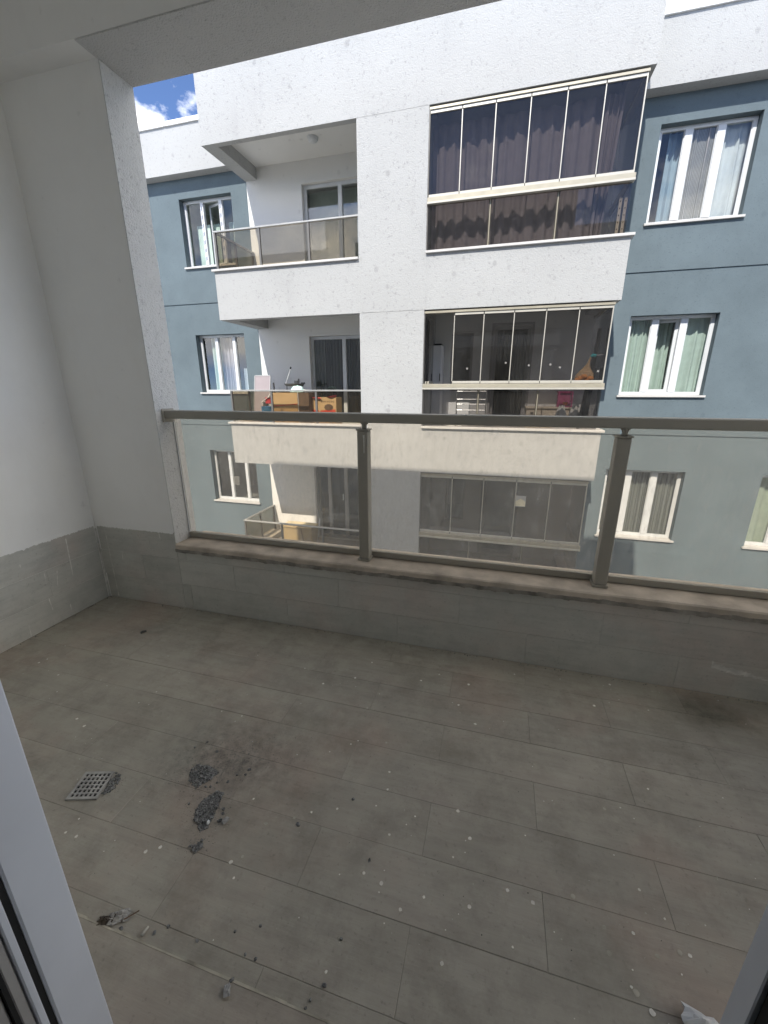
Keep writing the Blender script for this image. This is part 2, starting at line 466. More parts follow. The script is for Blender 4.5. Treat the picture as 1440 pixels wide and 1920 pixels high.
# ------------------------------------------------------------------ dimensions (metres, z from eye level)
FLOOR = -1.21
YP, XL = 1.706, -2.215             # inner face of our parapet, face of our left wall
YF, YB = 8.07, 9.50                # front of the opposite balconies, opposite back wall
X1, X2, X3, X4 = -5.805, -2.72, -1.473, 1.756
ZR = 4.367                         # underside of the opposite roof beam
GROUND = -7.2

# ------------------------------------------------------------------ ground
g = MB().quad((-300, -300, GROUND), (300, -300, GROUND), (300, 300, GROUND), (-300, 300, GROUND)).build('ground', M['concrete'])
tag(g, kind='structure')

# ------------------------------------------------------------------ opposite building
ob = thing('apartment_building', (-2.0, 8.07, GROUND), 'white and slate blue apartment block facing the balcony in full sun', 'building')

WIN_L = [(4.21, 2.77), (1.295, -0.13), (-1.61, -3.05)]     # top, sill level of the left window on each storey
WIN_R = [(4.295, 2.80), (1.32, -0.17), (-1.64, -3.155)]
XWL = (-7.60, -6.20); XWR = (2.275, 3.735); XWC = (5.04, 6.50)
GR_L = [2.0, -0.94, -4.19]; GR_R = [2.05, -0.92, -4.09]

def blue_wall(xa, xb, grooves, holes, top):
    # core wall, then one raised render panel per storey with a recessed joint between
    core = MB(); wall_holes(core, xa, xb, GROUND, top, YB + 0.018, YB + 0.25, holes)
    core.build('wall', M['blue_stucco'], ob)
    zs = [top] + grooves + [GROUND]
    for a, b in zip(zs[:-1], zs[1:]):
        zt = a - (0.012 if a != top else 0); zb = b + (0.012 if b != GROUND else 0)
        hh = [(h[0], h[1], max(h[2], zb), min(h[3], zt)) for h in holes if h[3] > zb and h[2] < zt]
        p = MB(); wall_holes(p, xa, xb, zb, zt, YB, YB + 0.0175, hh)
        p.build('wall_panel', M['blue_stucco'], ob)
hl = [(XWL[0], XWL[1], z0, z1) for z1, z0 in WIN_L]
hr = [(XWR[0], XWR[1], z0, z1) for z1, z0 in WIN_R] + [(XWC[0], XWC[1], z0, z1) for z1, z0 in WIN_R]
blue_wall(-11.0, X1 + 0.02, GR_L, hl, 4.60)
blue_wall(X4, 10.0, GR_R, hr, 4.69)

# white back wall inside the balconies
DOOR_L = (-4.46, -2.95); DOOR_R = (-0.24, 0.50); WIN_RB = (-1.12, -0.66)
hb = []
for k in range(3):
    dz = -3.0 * k
    fz = 2.15 + dz
    hb += [(DOOR_L[0], DOOR_L[1], fz, 4.17 + dz), (DOOR_R[0], DOOR_R[1], fz, 4.24 + dz), (WIN_RB[0], WIN_RB[1], 2.95 + dz, 4.13 + dz)]
bw = MB(); wall_holes(bw, X1 + 0.02, X4, GROUND, 4.60, YB, YB + 0.25, hb)
bw.build('back_wall', M['back_white'], ob)

# roof block and its beams
rb = MB()
rb.box(X1, X4, YF, YB + 3.0, 4.60, 5.95)
rb.box(X1, X4, YF, YF + 0.12, ZR, 4.60)
rb.box(X1, X1 + 0.29, YF + 0.12, YB, ZR, 4.60)
rb.box(X4 - 0.29, X4, YF + 0.12, YB, ZR, 4.60)
rb.box(X2, X3, YF + 0.12, YB, ZR, 4.60)
roof = rb.build('roof_block', M['white_stucco'], ob)
MB().box(X1 + 0.292, X2 - 0.002, YF + 0.122, YB - 0.002, 4.592, 4.598).build('balcony_ceiling', M['back_white'], roof)
# side parapets with soffits and metal cappings
for xa, xb, zb, zt, yf in ((-11.0, X1 - 0.002, 4.60, 5.46, 9.27), (X4 + 0.002, 10.0, 4.69, 5.58, 9.25)):
    MB().box(xa, xb, yf, YB + 3.0, zb, zt).build('roof_parapet', M['white_stucco'], ob)
    n = 3; w = (xb - xa) / n
    for i in range(n):
        c = MB()
        z_ = 0.004 * (i % 2)
        c.box(xa + i * w + 0.004, xa + (i + 1) * w - 0.004, yf - 0.035, yf + 0.35, zt - 0.0 + z_ * 0, zt + 0.09 + z_)
        c.build('parapet_cap', M['flashing'], ob, 0.012, 2)

# pier between the balconies, one length per storey with a hairline joint
for za, zb in ((ZR - 0.003, 1.372), (1.368, -1.63), (-1.634, -4.64), (-4.644, GROUND)):
    MB().box(X2, X3, YF, YB, zb, za).build('pier', M['white_stucco'], ob, 0.0015)
# fine settlement cracks running across the pier
for zc in (4.362, 1.37):
    c = MB(); x = X2
    while x < X3 - 0.02:
        w = random.uniform(0.03, 0.07); zz = zc + random.uniform(-0.012, 0.014)
        c.box(x, min(x + w, X3), YF - 0.0015, YF + 0.002, zz, zz + random.uniform(0.002, 0.004)); x += w
    c.build('crack', M['crack'], ob)

# balcony slabs with upstands and copings
def slab(xa, xb, zb, zt, left):
    m = MB()
    m.box(xa, xb, YF, YF + 0.2, zb, zt)
    if left:
        m.box(xa, xa + 0.29, YF + 0.2, YB, zb, zt)
        m.box(xa + 0.29, xb, YF + 0.2, YB, zb + 0.235, zt - 0.11)
    else:
        m.box(xb - 0.29, xb, YF + 0.2, YB, zb, zt)
        m.box(xa, xb - 0.29, YF + 0.2, YB, zb + 0.235, zt - 0.11)
    s = m.build('balcony_slab', M['white_stucco'], ob)
    c = MB()
    if left:
        c.box(xa - 0.045, xb - 0.002, YF - 0.045, YF + 0.22, zt + 0.002, zt + 0.042)
        c.box(xa - 0.045, xa + 0.30, YF + 0.22, YB - 0.002, zt + 0.002, zt + 0.042)
    else:
        c.box(xa + 0.002, xb + 0.045, YF - 0.045, YF + 0.22, zt + 0.002, zt + 0.042)
        c.box(xb - 0.30, xb + 0.045, YF + 0.22, YB - 0.002, zt + 0.002, zt + 0.042)
    c.build('coping', M['marble'], s, 0.004)
    f = MB()
    if left: f.box(xa + 0.302, xb - 0.002, YF + 0.222, YB - 0.002, zt - 0.108, zt - 0.094)
    else: f.box(xa + 0.002, xb - 0.302, YF + 0.222, YB - 0.002, zt - 0.108, zt - 0.094)
    f.build('balcony_paving', M['balcony_tile'], s)
    if left: MB().box(xa + 0.292, xb - 0.002, YF + 0.202, YB - 0.002, zb + 0.228, zb + 0.233).build('balcony_ceiling', M['back_white'], s)
for zb, zt in ((1.370, 2.262), (-1.632, -0.755), (-4.642, -3.76)):
    slab(X1, X2, zb, zt, True)
    slab(X3, X4, zb, zt, False)

# rooms behind the openings
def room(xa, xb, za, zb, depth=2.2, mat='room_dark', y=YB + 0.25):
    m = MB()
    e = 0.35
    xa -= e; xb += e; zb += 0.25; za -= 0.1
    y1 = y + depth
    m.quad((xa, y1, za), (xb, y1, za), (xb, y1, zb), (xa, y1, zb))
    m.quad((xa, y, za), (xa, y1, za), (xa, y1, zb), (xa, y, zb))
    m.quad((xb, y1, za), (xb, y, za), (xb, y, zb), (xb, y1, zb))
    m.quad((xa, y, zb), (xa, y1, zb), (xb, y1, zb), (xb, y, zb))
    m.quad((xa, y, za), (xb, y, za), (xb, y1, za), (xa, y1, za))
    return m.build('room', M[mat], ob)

# windows -------------------------------------------------------------
def window(xa, xb, z0, z1, splits, mat='pvc', handle=True, mull=0.085, edge=0.06, open_sash=None, wide=None):
    """three light PVC window set back in its reveal: frame > panes, sill, handle"""
    y0, y1 = YB + 0.142, YB + 0.205
    sill_t = 0.035
    zf = z0 + sill_t + 0.002
    fr = MB()
    fr.box(xa + 0.002, xa + edge, y0, y1, zf, z1 - 0.002)
    fr.box(xb - edge, xb - 0.002, y0, y1, zf, z1 - 0.002)
    fr.box(xa + edge, xb - edge, y0, y1, z1 - edge, z1 - 0.002)
    fr.box(xa + edge, xb - edge, y0, y1, zf, zf + edge)
    xs = [xa + edge] + splits + [xb - edge]
    for s in splits:
        fr.box(s - mull / 2, s + mull / 2, y0 - 0.012, y1 + 0.004, zf + edge, z1 - edge)
    w = fr.build('window', M[mat], ob, 0.004)
    for i in range(len(xs) - 1):
        a = xs[i] + (mull / 2 if i > 0 else 0); b = xs[i + 1] - (mull / 2 if i < len(xs) - 2 else 0)
        if open_sash == i:
            # tilted sash hung on its left edge, swung inwards
            c, s_ = math.cos(0.30), math.sin(0.30)
            wd = b - a
            def rot(x, y): return (b - (x * c), y1 + x * s_ + y)
            sm = MB()
            def bar(x0, x1_, zz0, zz1):
                p = [rot(x0, 0), rot(x1_, 0), rot(x1_, 0.05), rot(x0, 0.05)]
                sm.prism(p, zz0, zz1)
            e = 0.05
            bar(0, e, zf + edge, z1 - edge); bar(wd - e, wd, zf + edge, z1 - edge)
            bar(e, wd - e, zf + edge, zf + edge + e); bar(e, wd - e, z1 - edge - e, z1 - edge)
            sm.build('sash', M[mat], w)
            gp = MB(); p = [rot(e, 0.02), rot(wd - e, 0.02), rot(wd - e, 0.026), rot(e, 0.026)]
            gp.prism(p, zf + edge + e, z1 - edge - e); gp.build('pane', M['window_glass'], w)
            continue
        MB().box(a, b, y0 + 0.028, y0 + 0.036, zf + edge, z1 - edge).build('pane', M['window_glass'], w)
        # narrow glazing bead round the pane
        bd = MB(); e = 0.012
        bd.box(a, a + e, y0 + 0.012, y0 + 0.027, zf + edge, z1 - edge); bd.box(b - e, b, y0 + 0.012, y0 + 0.027, zf + edge, z1 - edge)
        bd.build('glazing_bead', M[mat], w)
    si = MB().box(xa - 0.035, xb + 0.035, YB - 0.045, YB - 0.001, z0 + 0.0, z0 + sill_t)
    si.box(xa + 0.002, xb - 0.002, YB - 0.001, y1 + 0.03, z0 + 0.001, z0 + sill_t)
    si.build('sill', M['marble'], w)
    if handle:
        h = MB().box(splits[0] - 0.012, splits[0] + 0.012, y1 + 0.004, y1 + 0.03, (z0 + z1) / 2, (z0 + z1) / 2 + 0.12)
        h.build('handle', M[mat], w)
    return w

def split3(xa, xb, f1, f2): return [xa + (xb - xa) * f1, xa + (xb - xa) * f2]
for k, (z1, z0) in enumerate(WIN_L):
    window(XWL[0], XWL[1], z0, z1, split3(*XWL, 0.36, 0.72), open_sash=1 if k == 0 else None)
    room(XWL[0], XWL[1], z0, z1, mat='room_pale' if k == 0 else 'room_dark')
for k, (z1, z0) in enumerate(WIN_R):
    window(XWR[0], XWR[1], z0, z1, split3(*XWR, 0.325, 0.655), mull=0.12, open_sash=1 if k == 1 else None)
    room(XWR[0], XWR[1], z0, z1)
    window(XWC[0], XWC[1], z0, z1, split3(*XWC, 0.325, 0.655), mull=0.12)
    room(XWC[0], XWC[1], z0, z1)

# balcony doors ------------------------------------------------------
def door(xa, xb, z0, z1, splits, mat='pvc', gl='door_glass', mull=0.09, y=YB + 0.08, handle=None):
    fr = MB(); e = 0.07
    y1 = y + 0.07
    fr.box(xa + 0.002, xa + e, y, y1, z0 + 0.002, z1 - 0.002); fr.box(xb - e, xb - 0.002, y, y1, z0 + 0.002, z1 - 0.002)
    fr.box(xa + e, xb - e, y, y1, z1 - e, z1 - 0.002); fr.box(xa + e, xb - e, y, y1, z0 + 0.002, z0 + e)
    for s in splits: fr.box(s - mull / 2, s + mull / 2, y - 0.01, y1 + 0.003, z0 + e, z1 - e)
    d = fr.build('balcony_door', M[mat], ob, 0.004)
    xs = [xa + e] + splits + [xb - e]
    for i in range(len(xs) - 1):
        a = xs[i] + (mull / 2 if i else 0); b = xs[i + 1] - (mull / 2 if i < len(xs) - 2 else 0)
        MB().box(a, b, y + 0.03, y + 0.038, z0 + e, z1 - e).build('pane', M[gl], d)
    tr = MB(); t = 0.05
    tr.box(xa - t, xa, YB - 0.012, YB - 0.001, z0, z1 + t); tr.box(xb, xb + t, YB - 0.012, YB - 0.001, z0, z1 + t); tr.box(xa, xb, YB - 0.012, YB - 0.001, z1, z1 + t)
    tr.build('architrave', M['back_white'] if mat == 'pvc' else M['pvc_grey'], d)
    if handle: MB().box(handle - 0.012, handle + 0.012, y - 0.05, y - 0.011, (z0 + z1) / 2 + 0.05, (z0 + z1) / 2 + 0.22).build('handle', M['pvc'], d, 0.004)
    return d
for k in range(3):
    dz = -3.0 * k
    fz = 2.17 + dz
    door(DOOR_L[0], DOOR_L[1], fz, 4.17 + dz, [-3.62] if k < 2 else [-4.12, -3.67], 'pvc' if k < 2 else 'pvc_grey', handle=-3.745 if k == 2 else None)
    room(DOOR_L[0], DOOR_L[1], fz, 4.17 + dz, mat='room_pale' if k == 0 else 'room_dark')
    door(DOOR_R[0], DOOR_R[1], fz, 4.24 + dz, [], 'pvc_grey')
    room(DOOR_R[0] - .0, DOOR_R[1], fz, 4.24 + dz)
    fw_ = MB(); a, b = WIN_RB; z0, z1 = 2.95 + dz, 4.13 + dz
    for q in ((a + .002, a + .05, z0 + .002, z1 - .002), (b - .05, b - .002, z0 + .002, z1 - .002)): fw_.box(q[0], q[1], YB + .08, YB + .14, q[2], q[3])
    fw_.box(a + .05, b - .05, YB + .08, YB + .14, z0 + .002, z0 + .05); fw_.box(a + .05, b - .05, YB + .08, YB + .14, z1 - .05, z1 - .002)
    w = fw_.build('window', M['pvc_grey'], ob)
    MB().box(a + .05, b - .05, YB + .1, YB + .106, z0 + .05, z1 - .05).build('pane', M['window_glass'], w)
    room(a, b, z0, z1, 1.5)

# ceiling lamp of the open top balcony
lamp = MB()
prof = [(0.0, -0.085), (0.05, -0.078), (0.085, -0.055), (0.105, -0.022), (0.11, 0.0)]
for j in range(len(prof) - 1):
    for i in range(20):
        a0, a1 = 2 * math.pi * i / 20, 2 * math.pi * (i + 1) / 20
        (ra, za), (rb_, zb_) = prof[j], prof[j + 1]
        lamp.quad(*[(-3.86 + r * math.cos(a), 8.82 + r * math.sin(a), 4.590 + z) for r, a, z in ((ra, a0, za), (ra, a1, za), (rb_, a1, zb_), (rb_, a0, zb_))])
o = lamp.build('ceiling_lamp', M['pvc'], None, smooth=True)
tag(o, 'small domed white lamp on the ceiling of the open top-floor balcony', 'lamp')

# railings of the three open balconies --------------------------------
def far_railing(zc, label, sag=False):
    t = thing('balcony_railing', (-4.2, YF + 0.05, zc), label, 'railing', 'smoked glass railings of the open balconies')
    zt = zc + 0.685
    yr = YF + 0.055; xr = X1 + 0.055
    MB().box(xr - 0.03, X2 - 0.002, yr - 0.03, yr + 0.03, zt - 0.032, zt).build('handrail', M['far_rail'], t, 0.006)
    MB().box(xr - 0.03, xr + 0.03, yr + 0.031, YB - 0.003, zt - 0.032, zt).build('handrail', M['far_rail'], t, 0.006)
    px = [xr, -4.76, -3.72]
    for x in px: MB().box(x - 0.02, x + 0.02, yr - 0.02, yr + 0.02, zc, zt - 0.033).build('post', M['far_post'], t)
    for y in (8.80, YB - 0.05): MB().box(xr - 0.02, xr + 0.02, y - 0.02, y + 0.02, zc, zt - 0.033).build('post', M['far_post'], t)
    e = px + [X2 - 0.01]
    for a, b in zip(e[:-1], e[1:]): MB().box(a + 0.022, b - 0.022, yr - 0.004, yr + 0.004, zc + 0.02, zt - 0.034).build('glass_pane', M['far_glass'], t)
    ys = [yr, 8.80, YB - 0.05]
    for a, b in zip(ys[:-1], ys[1:]): MB().box(xr - 0.004, xr + 0.004, a + 0.022, b - 0.022, zc + 0.02, zt - 0.034).build('glass_pane', M['far_glass'], t)
    return t
far_railing(2.305, 'smoked glass railing of the empty open balcony on the top floor')
far_railing(-0.712, 'smoked glass railing in front of the cardboard boxes')
far_railing(-3.717, 'dusty glass railing of the lowest open balcony in shade')

# folding glass enclosures --------------------------------------------
def enclosure(dz, joints, label, dusty=False, folded=False, zlow=3.09):
    t = thing('balcony_enclosure', ((X3 + X4) / 2, YF + 0.06, 2.305 + dz), label, 'enclosure', 'folding glass balcony enclosures')
    gm = M['smoke_glass_dusty' if dusty else 'smoke_glass']
    y0, y1 = YF + 0.02, YF + 0.09
    xa, xb = X3 + 0.003, 1.665
    ztop = ZR - 0.004 + dz
    zr0, zr1 = zlow - 0.09 + dz, zlow + dz
    zc = 2.306 + dz
    MB().box(xa, xb + 0.02, y0 - 0.004, y1 + 0.02, ztop - 0.055, ztop - 0.018).build('head_track', M['alu'], t, 0.003)
    mid = MB().box(xa, xb + 0.03, y0 - 0.025, y1, zr0 + 0.022, zr1).build('mid_rail', M['alu'], t, 0.004)
    MB().box(xa, xb + 0.03, y0 - 0.045, y1, zr0 - 0.012, zr0 + 0.020).build('drip_edge', M['alu_light'], mid, 0.003)
    js = [xa + 0.012] + joints + [xb]
    for i, (a, b) in enumerate(zip(js[:-1], js[1:])):
        if folded and i == 0: continue
        ps = MB().box(a + 0.004, b - 0.004, y0 + 0.03, y0 + 0.038, zr1 + 0.05, ztop - 0.10)
        p = ps.build('glass_panel', gm, t)
        MB().box(a + 0.003, b - 0.003, y0 + 0.012, y0 + 0.055, zr1 + 0.006, zr1 + 0.05).build('bottom_profile', M['alu_light'], p, 0.003)
        MB().box(a + 0.003, b - 0.003, y0 + 0.012, y0 + 0.055, ztop - 0.10, ztop - 0.058).build('top_profile', M['alu_light'], p, 0.003)
        if i > 0:
            MB().box(a - 0.010, a + 0.0035, y0 + 0.016, y0 + 0.05, zr1 + 0.05, ztop - 0.10).build('edge_strip', M['alu_light'], p)
            MB().box(a - 0.012, a + 0.0025, y0 + 0.010, y0 + 0.056, ztop - 0.10, ztop - 0.058).build('hinge', M['black_rubber'], p)
            MB().box(a - 0.008, a + 0.0025, y0 + 0.010, y0 + 0.056, zr1 + 0.006, zr1 + 0.05).build('hinge', M['black_rubber'], p)
    if folded:
        # first leaves swung open and stacked against the pier
        for q in range(2):
            xx = xa + 0.03 + q * 0.05
            p = MB().box(xx, xx + 0.008, y1 + 0.02, y1 + 0.54, zr1 + 0.05, ztop - 0.1).build('glass_panel', gm, t)
            MB().box(xx - 0.01, xx + 0.018, y1 + 0.02, y1 + 0.54, zr1 + 0.006, zr1 + 0.05).build('bottom_profile', M['alu_light'], p)
    MB().box(xa, xa + 0.012, y0, y1, zc, ztop - 0.056).build('end_profile', M['far_post'], t)
    MB().box(xb - 0.008, xb + 0.008, y0 + 0.01, y1 - 0.02, zr1 + 0.001, ztop - 0.056).build('end_profile', M['alu_light'], t)
    # fixed lower glazing on posts
    lx = [xa + 0.013, -0.42, 0.63, xb + 0.01]
    for a, b in zip(lx[:-1], lx[1:]):
        MB().box(a + 0.006, b - 0.006, y0 + 0.02, y0 + 0.028, zc + 0.004, zr0 - 0.014).build('lower_pane', gm, t)
    for x in lx[1:-1]: MB().box(x - 0.02, x + 0.02, y0 + 0.03, y0 + 0.07, zc, zr0 - 0.013).build('post', M['alu'], t)
    # return side towards the blue wall
    xs = xb - 0.01
    MB().box(xs, xs + 0.008, y1 + 0.02, YB - 0.004, zr1 + 0.01, ztop - 0.06).build('side_pane', gm, t)
    MB().box(xs - 0.02, xs + 0.02, y1 + 0.021, YB - 0.003, zr0, zr1 + 0.008).build('side_rail', M['alu'], t)
    MB().box(xs, xs + 0.008, y1 + 0.02, YB - 0.004, zc + 0.004, zr0 - 0.002).build('side_pane', gm, t)
    MB().box(xs - 0.02, xs + 0.02, y1 + 0.021, YB - 0.003, ztop - 0.058, ztop - 0.02).build('side_track', M['alu'], t)
    return t
enclosure(0.0, [-0.94, -0.42, 0.10, 0.62, 1.14], 'smoked folding glass enclosure with mauve curtains hanging behind it', zlow=3.10)
e_mid = enclosure(-3.0, [-0.92, -0.40, 0.115, 0.64, 1.16], 'smoked glass enclosure with its end leaf folded open and stickers on the panes', folded=True, zlow=3.08)
enclosure(-6.0, [-0.82, -0.20, 0.42, 1.04], 'dusty dark glass enclosure in shade with one picture notice stuck on', dusty=True, zlow=3.08)
# paper stickers left on the panes
for x, z in ((-0.65, 0.35), (0.03, 0.44), (0.43, 0.39), (0.79, 0.40), (0.95, 0.35), (1.57, 0.28)):
    a = 0.5; r = 0.022
    m = MB(); y = YF + 0.046
    m.quad(*[(x + r * math.cos(a + k * math.pi / 2), y, z + r * math.sin(a + k * math.pi / 2)) for k in range(4)])
    m.build('sticker', M['cement_sticker'], e_mid)

# picture notice on the lowest enclosure: pale sheet with a gabled house shape
pn = thing('notice', (0.52, YF + 0.04, -2.23), 'small square picture notice with a pale gabled shape on dark glass', 'notice')
MB().box(0.43, 0.615, YF + 0.040, YF + 0.043, -2.225, -2.005).build('sheet', simple('notice_paper', (0.42, 0.42, 0.40), 0.7), pn)
hs = MB(); y = YF + 0.0385
n = len(hs.v); hs.v += [(0.43, y, -2.215), (0.61, y, -2.215), (0.61, y, -2.12), (0.52, y, -2.06), (0.43, y, -2.12)]; hs.f.append((0, 1, 2, 3, 4))
hs.build('picture', simple('notice_picture', (0.66, 0.60, 0.44), 0.7), pn)

# curtains --------------------------------------------------------------
def curtain(label, xa, xb, z0, z1, y, mat, waves=6, amp=0.03, slant=0.0, group=None, name='curtain', yslope=0.0):
    nx, nz = max(24, waves * 10), 10
    v = []; f = []
    ph = random.random() * 6
    for j in range(nz + 1):
        t = j / nz
        for i in range(nx + 1):
            u = i / nx
            uu = u + 0.18 / waves * math.sin(u * 17 + ph)
            x = xa + (xb - xa) * u + slant * (1 - t) * u
            yy = y + yslope * u + amp * (0.75 + 0.35 * (1 - t)) * math.sin(2 * math.pi * waves * uu + ph) + 0.35 * amp * math.sin(2 * math.pi * waves * 2.3 * uu + 1.3 * ph + 1.5 * t)
            yy += amp * 0.9 * noise.noise((u * waves * 0.8 + ph * 3, t * 1.6, ph)) 
            v.append((x, yy, z0 + (z1 - z0) * t))
    for j in range(nz):
        for i in range(nx):
            a = j * (nx + 1) + i
            f.append((a, a + 1, a + nx + 2, a + nx + 1))
    m = MB(); m.v = v; m.f = f
    o = m.build(name, M[mat], None, smooth=True)
    tag(o, label, 'curtain', group)
    return o
# top floor enclosure
curtain('long mauve curtain hanging behind the smoked glass enclosure', -1.45, 1.30, 2.32, 4.24, 8.43, 'cloth_plum', 13, 0.035, 0.0, yslope=-0.05)
curtain('gathered mauve curtain end bunched at the edge of the smoked glass', 1.16, 1.46, 2.34, 4.23, 8.34, 'cloth_plum', 4, 0.045, -0.12)
# top right window
y = YB + 0.27
curtain('pale blue sheer curtain gathered at one side of the top window', 2.50, 2.72, 2.83, 4.28, y + 0.06, 'cloth_sheer_blue', 2, 0.04)
curtain('grey pleated screen blind filling the middle light of the top window', 2.76, 3.23, 2.83, 4.28, y - 0.06, 'cloth_screen', 2, 0.03, name='pleated_blind')
curtain('white sheer curtain in soft folds behind the top window', 3.24, 3.72, 2.83, 4.28, y, 'cloth_sheer', 2, 0.05)
# middle right window
curtain('mint green curtain in narrow folds behind the middle window', 2.28, 2.78, -0.13, 1.30, y, 'cloth_mint', 6, 0.03)
curtain('mint curtain pulled aside behind the tilted sash', 2.84, 3.16, -0.13, 1.30, y + 0.22, 'cloth_mint', 3, 0.04)
curtain('smooth mint green curtain panel beside the tilted sash', 3.20, 3.73, -0.13, 1.30, y, 'cloth_mint', 2, 0.035)
# lower right window
curtain('grey net curtain with vertical folds behind the lowest window by the post', 2.30, 3.72, -3.11, -1.66, y + 0.02, 'cloth_net', 12, 0.03)
curtain('pale green curtain in the lowest window farthest along the blue wall', 5.05, 6.48, -3.11, -1.66, y, 'cloth_green', 5, 0.035)
for k in (0, 1):
    pass
# middle left window
curtain('mint curtain strip in the window beside the cardboard box balcony', -7.36, -7.08, -0.09, 1.27, y, 'cloth_mint', 3, 0.03)
curtain('mauve curtain with deep folds in the window beside the cardboard box balcony', -7.06, -6.62, -0.09, 1.27, y + 0.03, 'cloth_mauve', 5, 0.04)
curtain('white cloth low in the corner of the window beside the box balcony', -6.50, -6.20, -0.09, 0.50, y + 0.05, 'cloth_sheer', 1, 0.05)
# balcony doors
curtain('pale grey blind drawn behind the door of the empty top balcony', -4.40, -2.97, 2.25, 4.10, y - 0.02, 'cloth_blind_pale', 2, 0.006, name='roller_blind')
curtain('dark vertical strip curtain behind the door of the box balcony', -4.15, -2.97, -0.80, 1.14, y - 0.02, 'cloth_dark', 16, 0.02)
curtain('grey drape at the hinge side of the box balcony door', -4.42, -4.16, -0.80, 1.14, y - 0.03, 'cloth_greyblind', 3, 0.03)
curtain('dark drape behind the grey framed door of the middle enclosure', -0.22, 0.48, -0.80, 1.2, y - 0.02, 'cloth_dark', 10, 0.02)
# pale boards standing inside the top left window
for i, (xa, xb, lab) in enumerate(((-7.50, -7.13, 'pale green board standing behind the left light of the new window'), (-7.04, -6.86, 'narrow pale green board behind the open middle light'), (-6.60, -6.46, 'pale green strip of board behind the right light above the railing'))):
    o = MB().box(xa, xb, 9.92, 9.95, 2.42, 3.80).build('board', simple('mint_board_%d' % i, (0.62, 0.72, 0.65), 0.7), None)
    tag(o, lab, 'board')
# factory film with printed marks on the new window's frame: parts of that window
wtop = [o for o in ob.children if o.name == 'window'][0]
for xs in (XWL[0] + 0.03, XWL[0] + (XWL[1] - XWL[0]) * 0.36, XWL[0] + (XWL[1] - XWL[0]) * 0.72):
    for q in range(7):
        zz = 2.95 + q * 0.17
        if xs < -7.5: continue
        m = MB()
        m.box(xs - 0.022, xs - 0.010, YB + 0.1275, YB + 0.1285, zz, zz + 0.085); m.box(xs - 0.002, xs + 0.012, YB + 0.1275, YB + 0.1285, zz + 0.02, zz + 0.10)
        m.build('film_mark', M['film_print'], wtop)
# paper tag hanging in the lowest left window
o = MB().box(-7.02, -6.84, YB + 0.115, YB + 0.117, -2.58, -2.33).build('paper_note', glass('clear_pocket', (0.8, 0.8, 0.78), 1.4, 0.25), None)
tag(o, 'clear paper pocket hanging on the mullion of the lowest left window', 'note')

# ------------------------------------------------------------------ things on the opposite balconies
M['card'] = simple('cardboard', (0.52, 0.36, 0.19), 0.9, var=0.08, vscale=4, bump=0.1)
M['card_dark'] = simple('cardboard_dark', (0.13, 0.085, 0.055), 0.9, var=0.3)
M['red_tape'] = simple('red_tape', (0.55, 0.07, 0.04), 0.5)
M['red'] = simple('red_plastic', (0.50, 0.05, 0.06), 0.5)
M['blue'] = simple('blue_plastic', (0.08, 0.25, 0.52), 0.5)
M['board_grey'] = simple('grey_board', (0.30, 0.26, 0.27), 0.6, var=0.06)
M['chrome'] = simple('bright_steel', (0.62, 0.62, 0.60), 0.25, 0.8)
M['mint_cloth'] = simple('mint_bag', (0.50, 0.68, 0.62), 0.6, var=0.15, vscale=12)
M['cream_box'] = simple('cream_board', (0.62, 0.52, 0.34), 0.8, var=0.06)
M['pink'] = simple('plum_plastic', (0.36, 0.07, 0.16), 0.45)
M['beige'] = simple('beige_laminate', (0.62, 0.54, 0.42), 0.6, var=0.06)
M['bag_white'] = simple('white_plastic_bag', (0.66, 0.66, 0.62), 0.5, var=0.15, vscale=14)
M['orange'] = simple('onion_skin', (0.62, 0.24, 0.06), 0.6, var=0.3, vscale=30)
M['net'] = simple('net_bag', (0.40, 0.27, 0.15), 0.7, var=0.4, vscale=40)
M['teal'] = simple('teal_plastic', (0.06, 0.40, 0.42), 0.45)
M['white_lac'] = simple('white_lacquer', (0.78, 0.79, 0.80), 0.3, var=0.03)
FM = -0.847   # paving level of the middle balconies

def cardbox(name, label, xa, xb, ya, yb, z0, z1, group=None):
    t = thing(name, ((xa + xb) / 2, (ya + yb) / 2, z0), label, 'box', group)
    w = 0.006
    m = MB()
    m.box(xa, xb, ya, ya + w, z0, z1); m.box(xa, xb, yb - w, yb, z0, z1)
    m.box(xa, xa + w, ya + w, yb - w, z0, z1); m.box(xb - w, xb, ya + w, yb - w, z0, z1); m.box(xa + w, xb - w, ya + w, yb - w, z0, z0 + w)
    m.build('carton', M['card'], t)
    return t
t = cardbox('cardboard_box', 'tall plain cardboard box tied with red tape behind smoked glass', -4.90, -4.31, 8.42, 8.80, FM, -0.088)
tp = MB(); tp.v = [(-4.905, 8.414, -0.385), (-4.31, 8.414, -0.335), (-4.31, 8.414, -0.318), (-4.905, 8.414, -0.365)]; tp.f = [(0, 1, 2, 3)]
tp.build('red_tape', M['red_tape'], t)
fl = MB(); fl.quad((-4.90, 8.80, -0.088), (-4.31, 8.80, -0.088), (-4.31, 8.66, -0.070), (-4.90, 8.66, -0.075)); fl.build('flap', M['card'], t)
t = cardbox('cardboard_box', 'dark brown box standing next to the tall taped box', -4.295, -4.05, 8.45, 8.78, FM, -0.088)
t.children[0].data.materials[0] = M['card_dark']
MB().box(-4.305, -4.297, 8.435, 8.449, FM, -0.08).build('white_edge', M['film'], t)
t = cardbox('cardboard_box', 'short open carton with red print and torn red flaps', -4.05, -3.48, 8.62, 8.95, FM, -0.19)
fm = MB(); y = 8.617
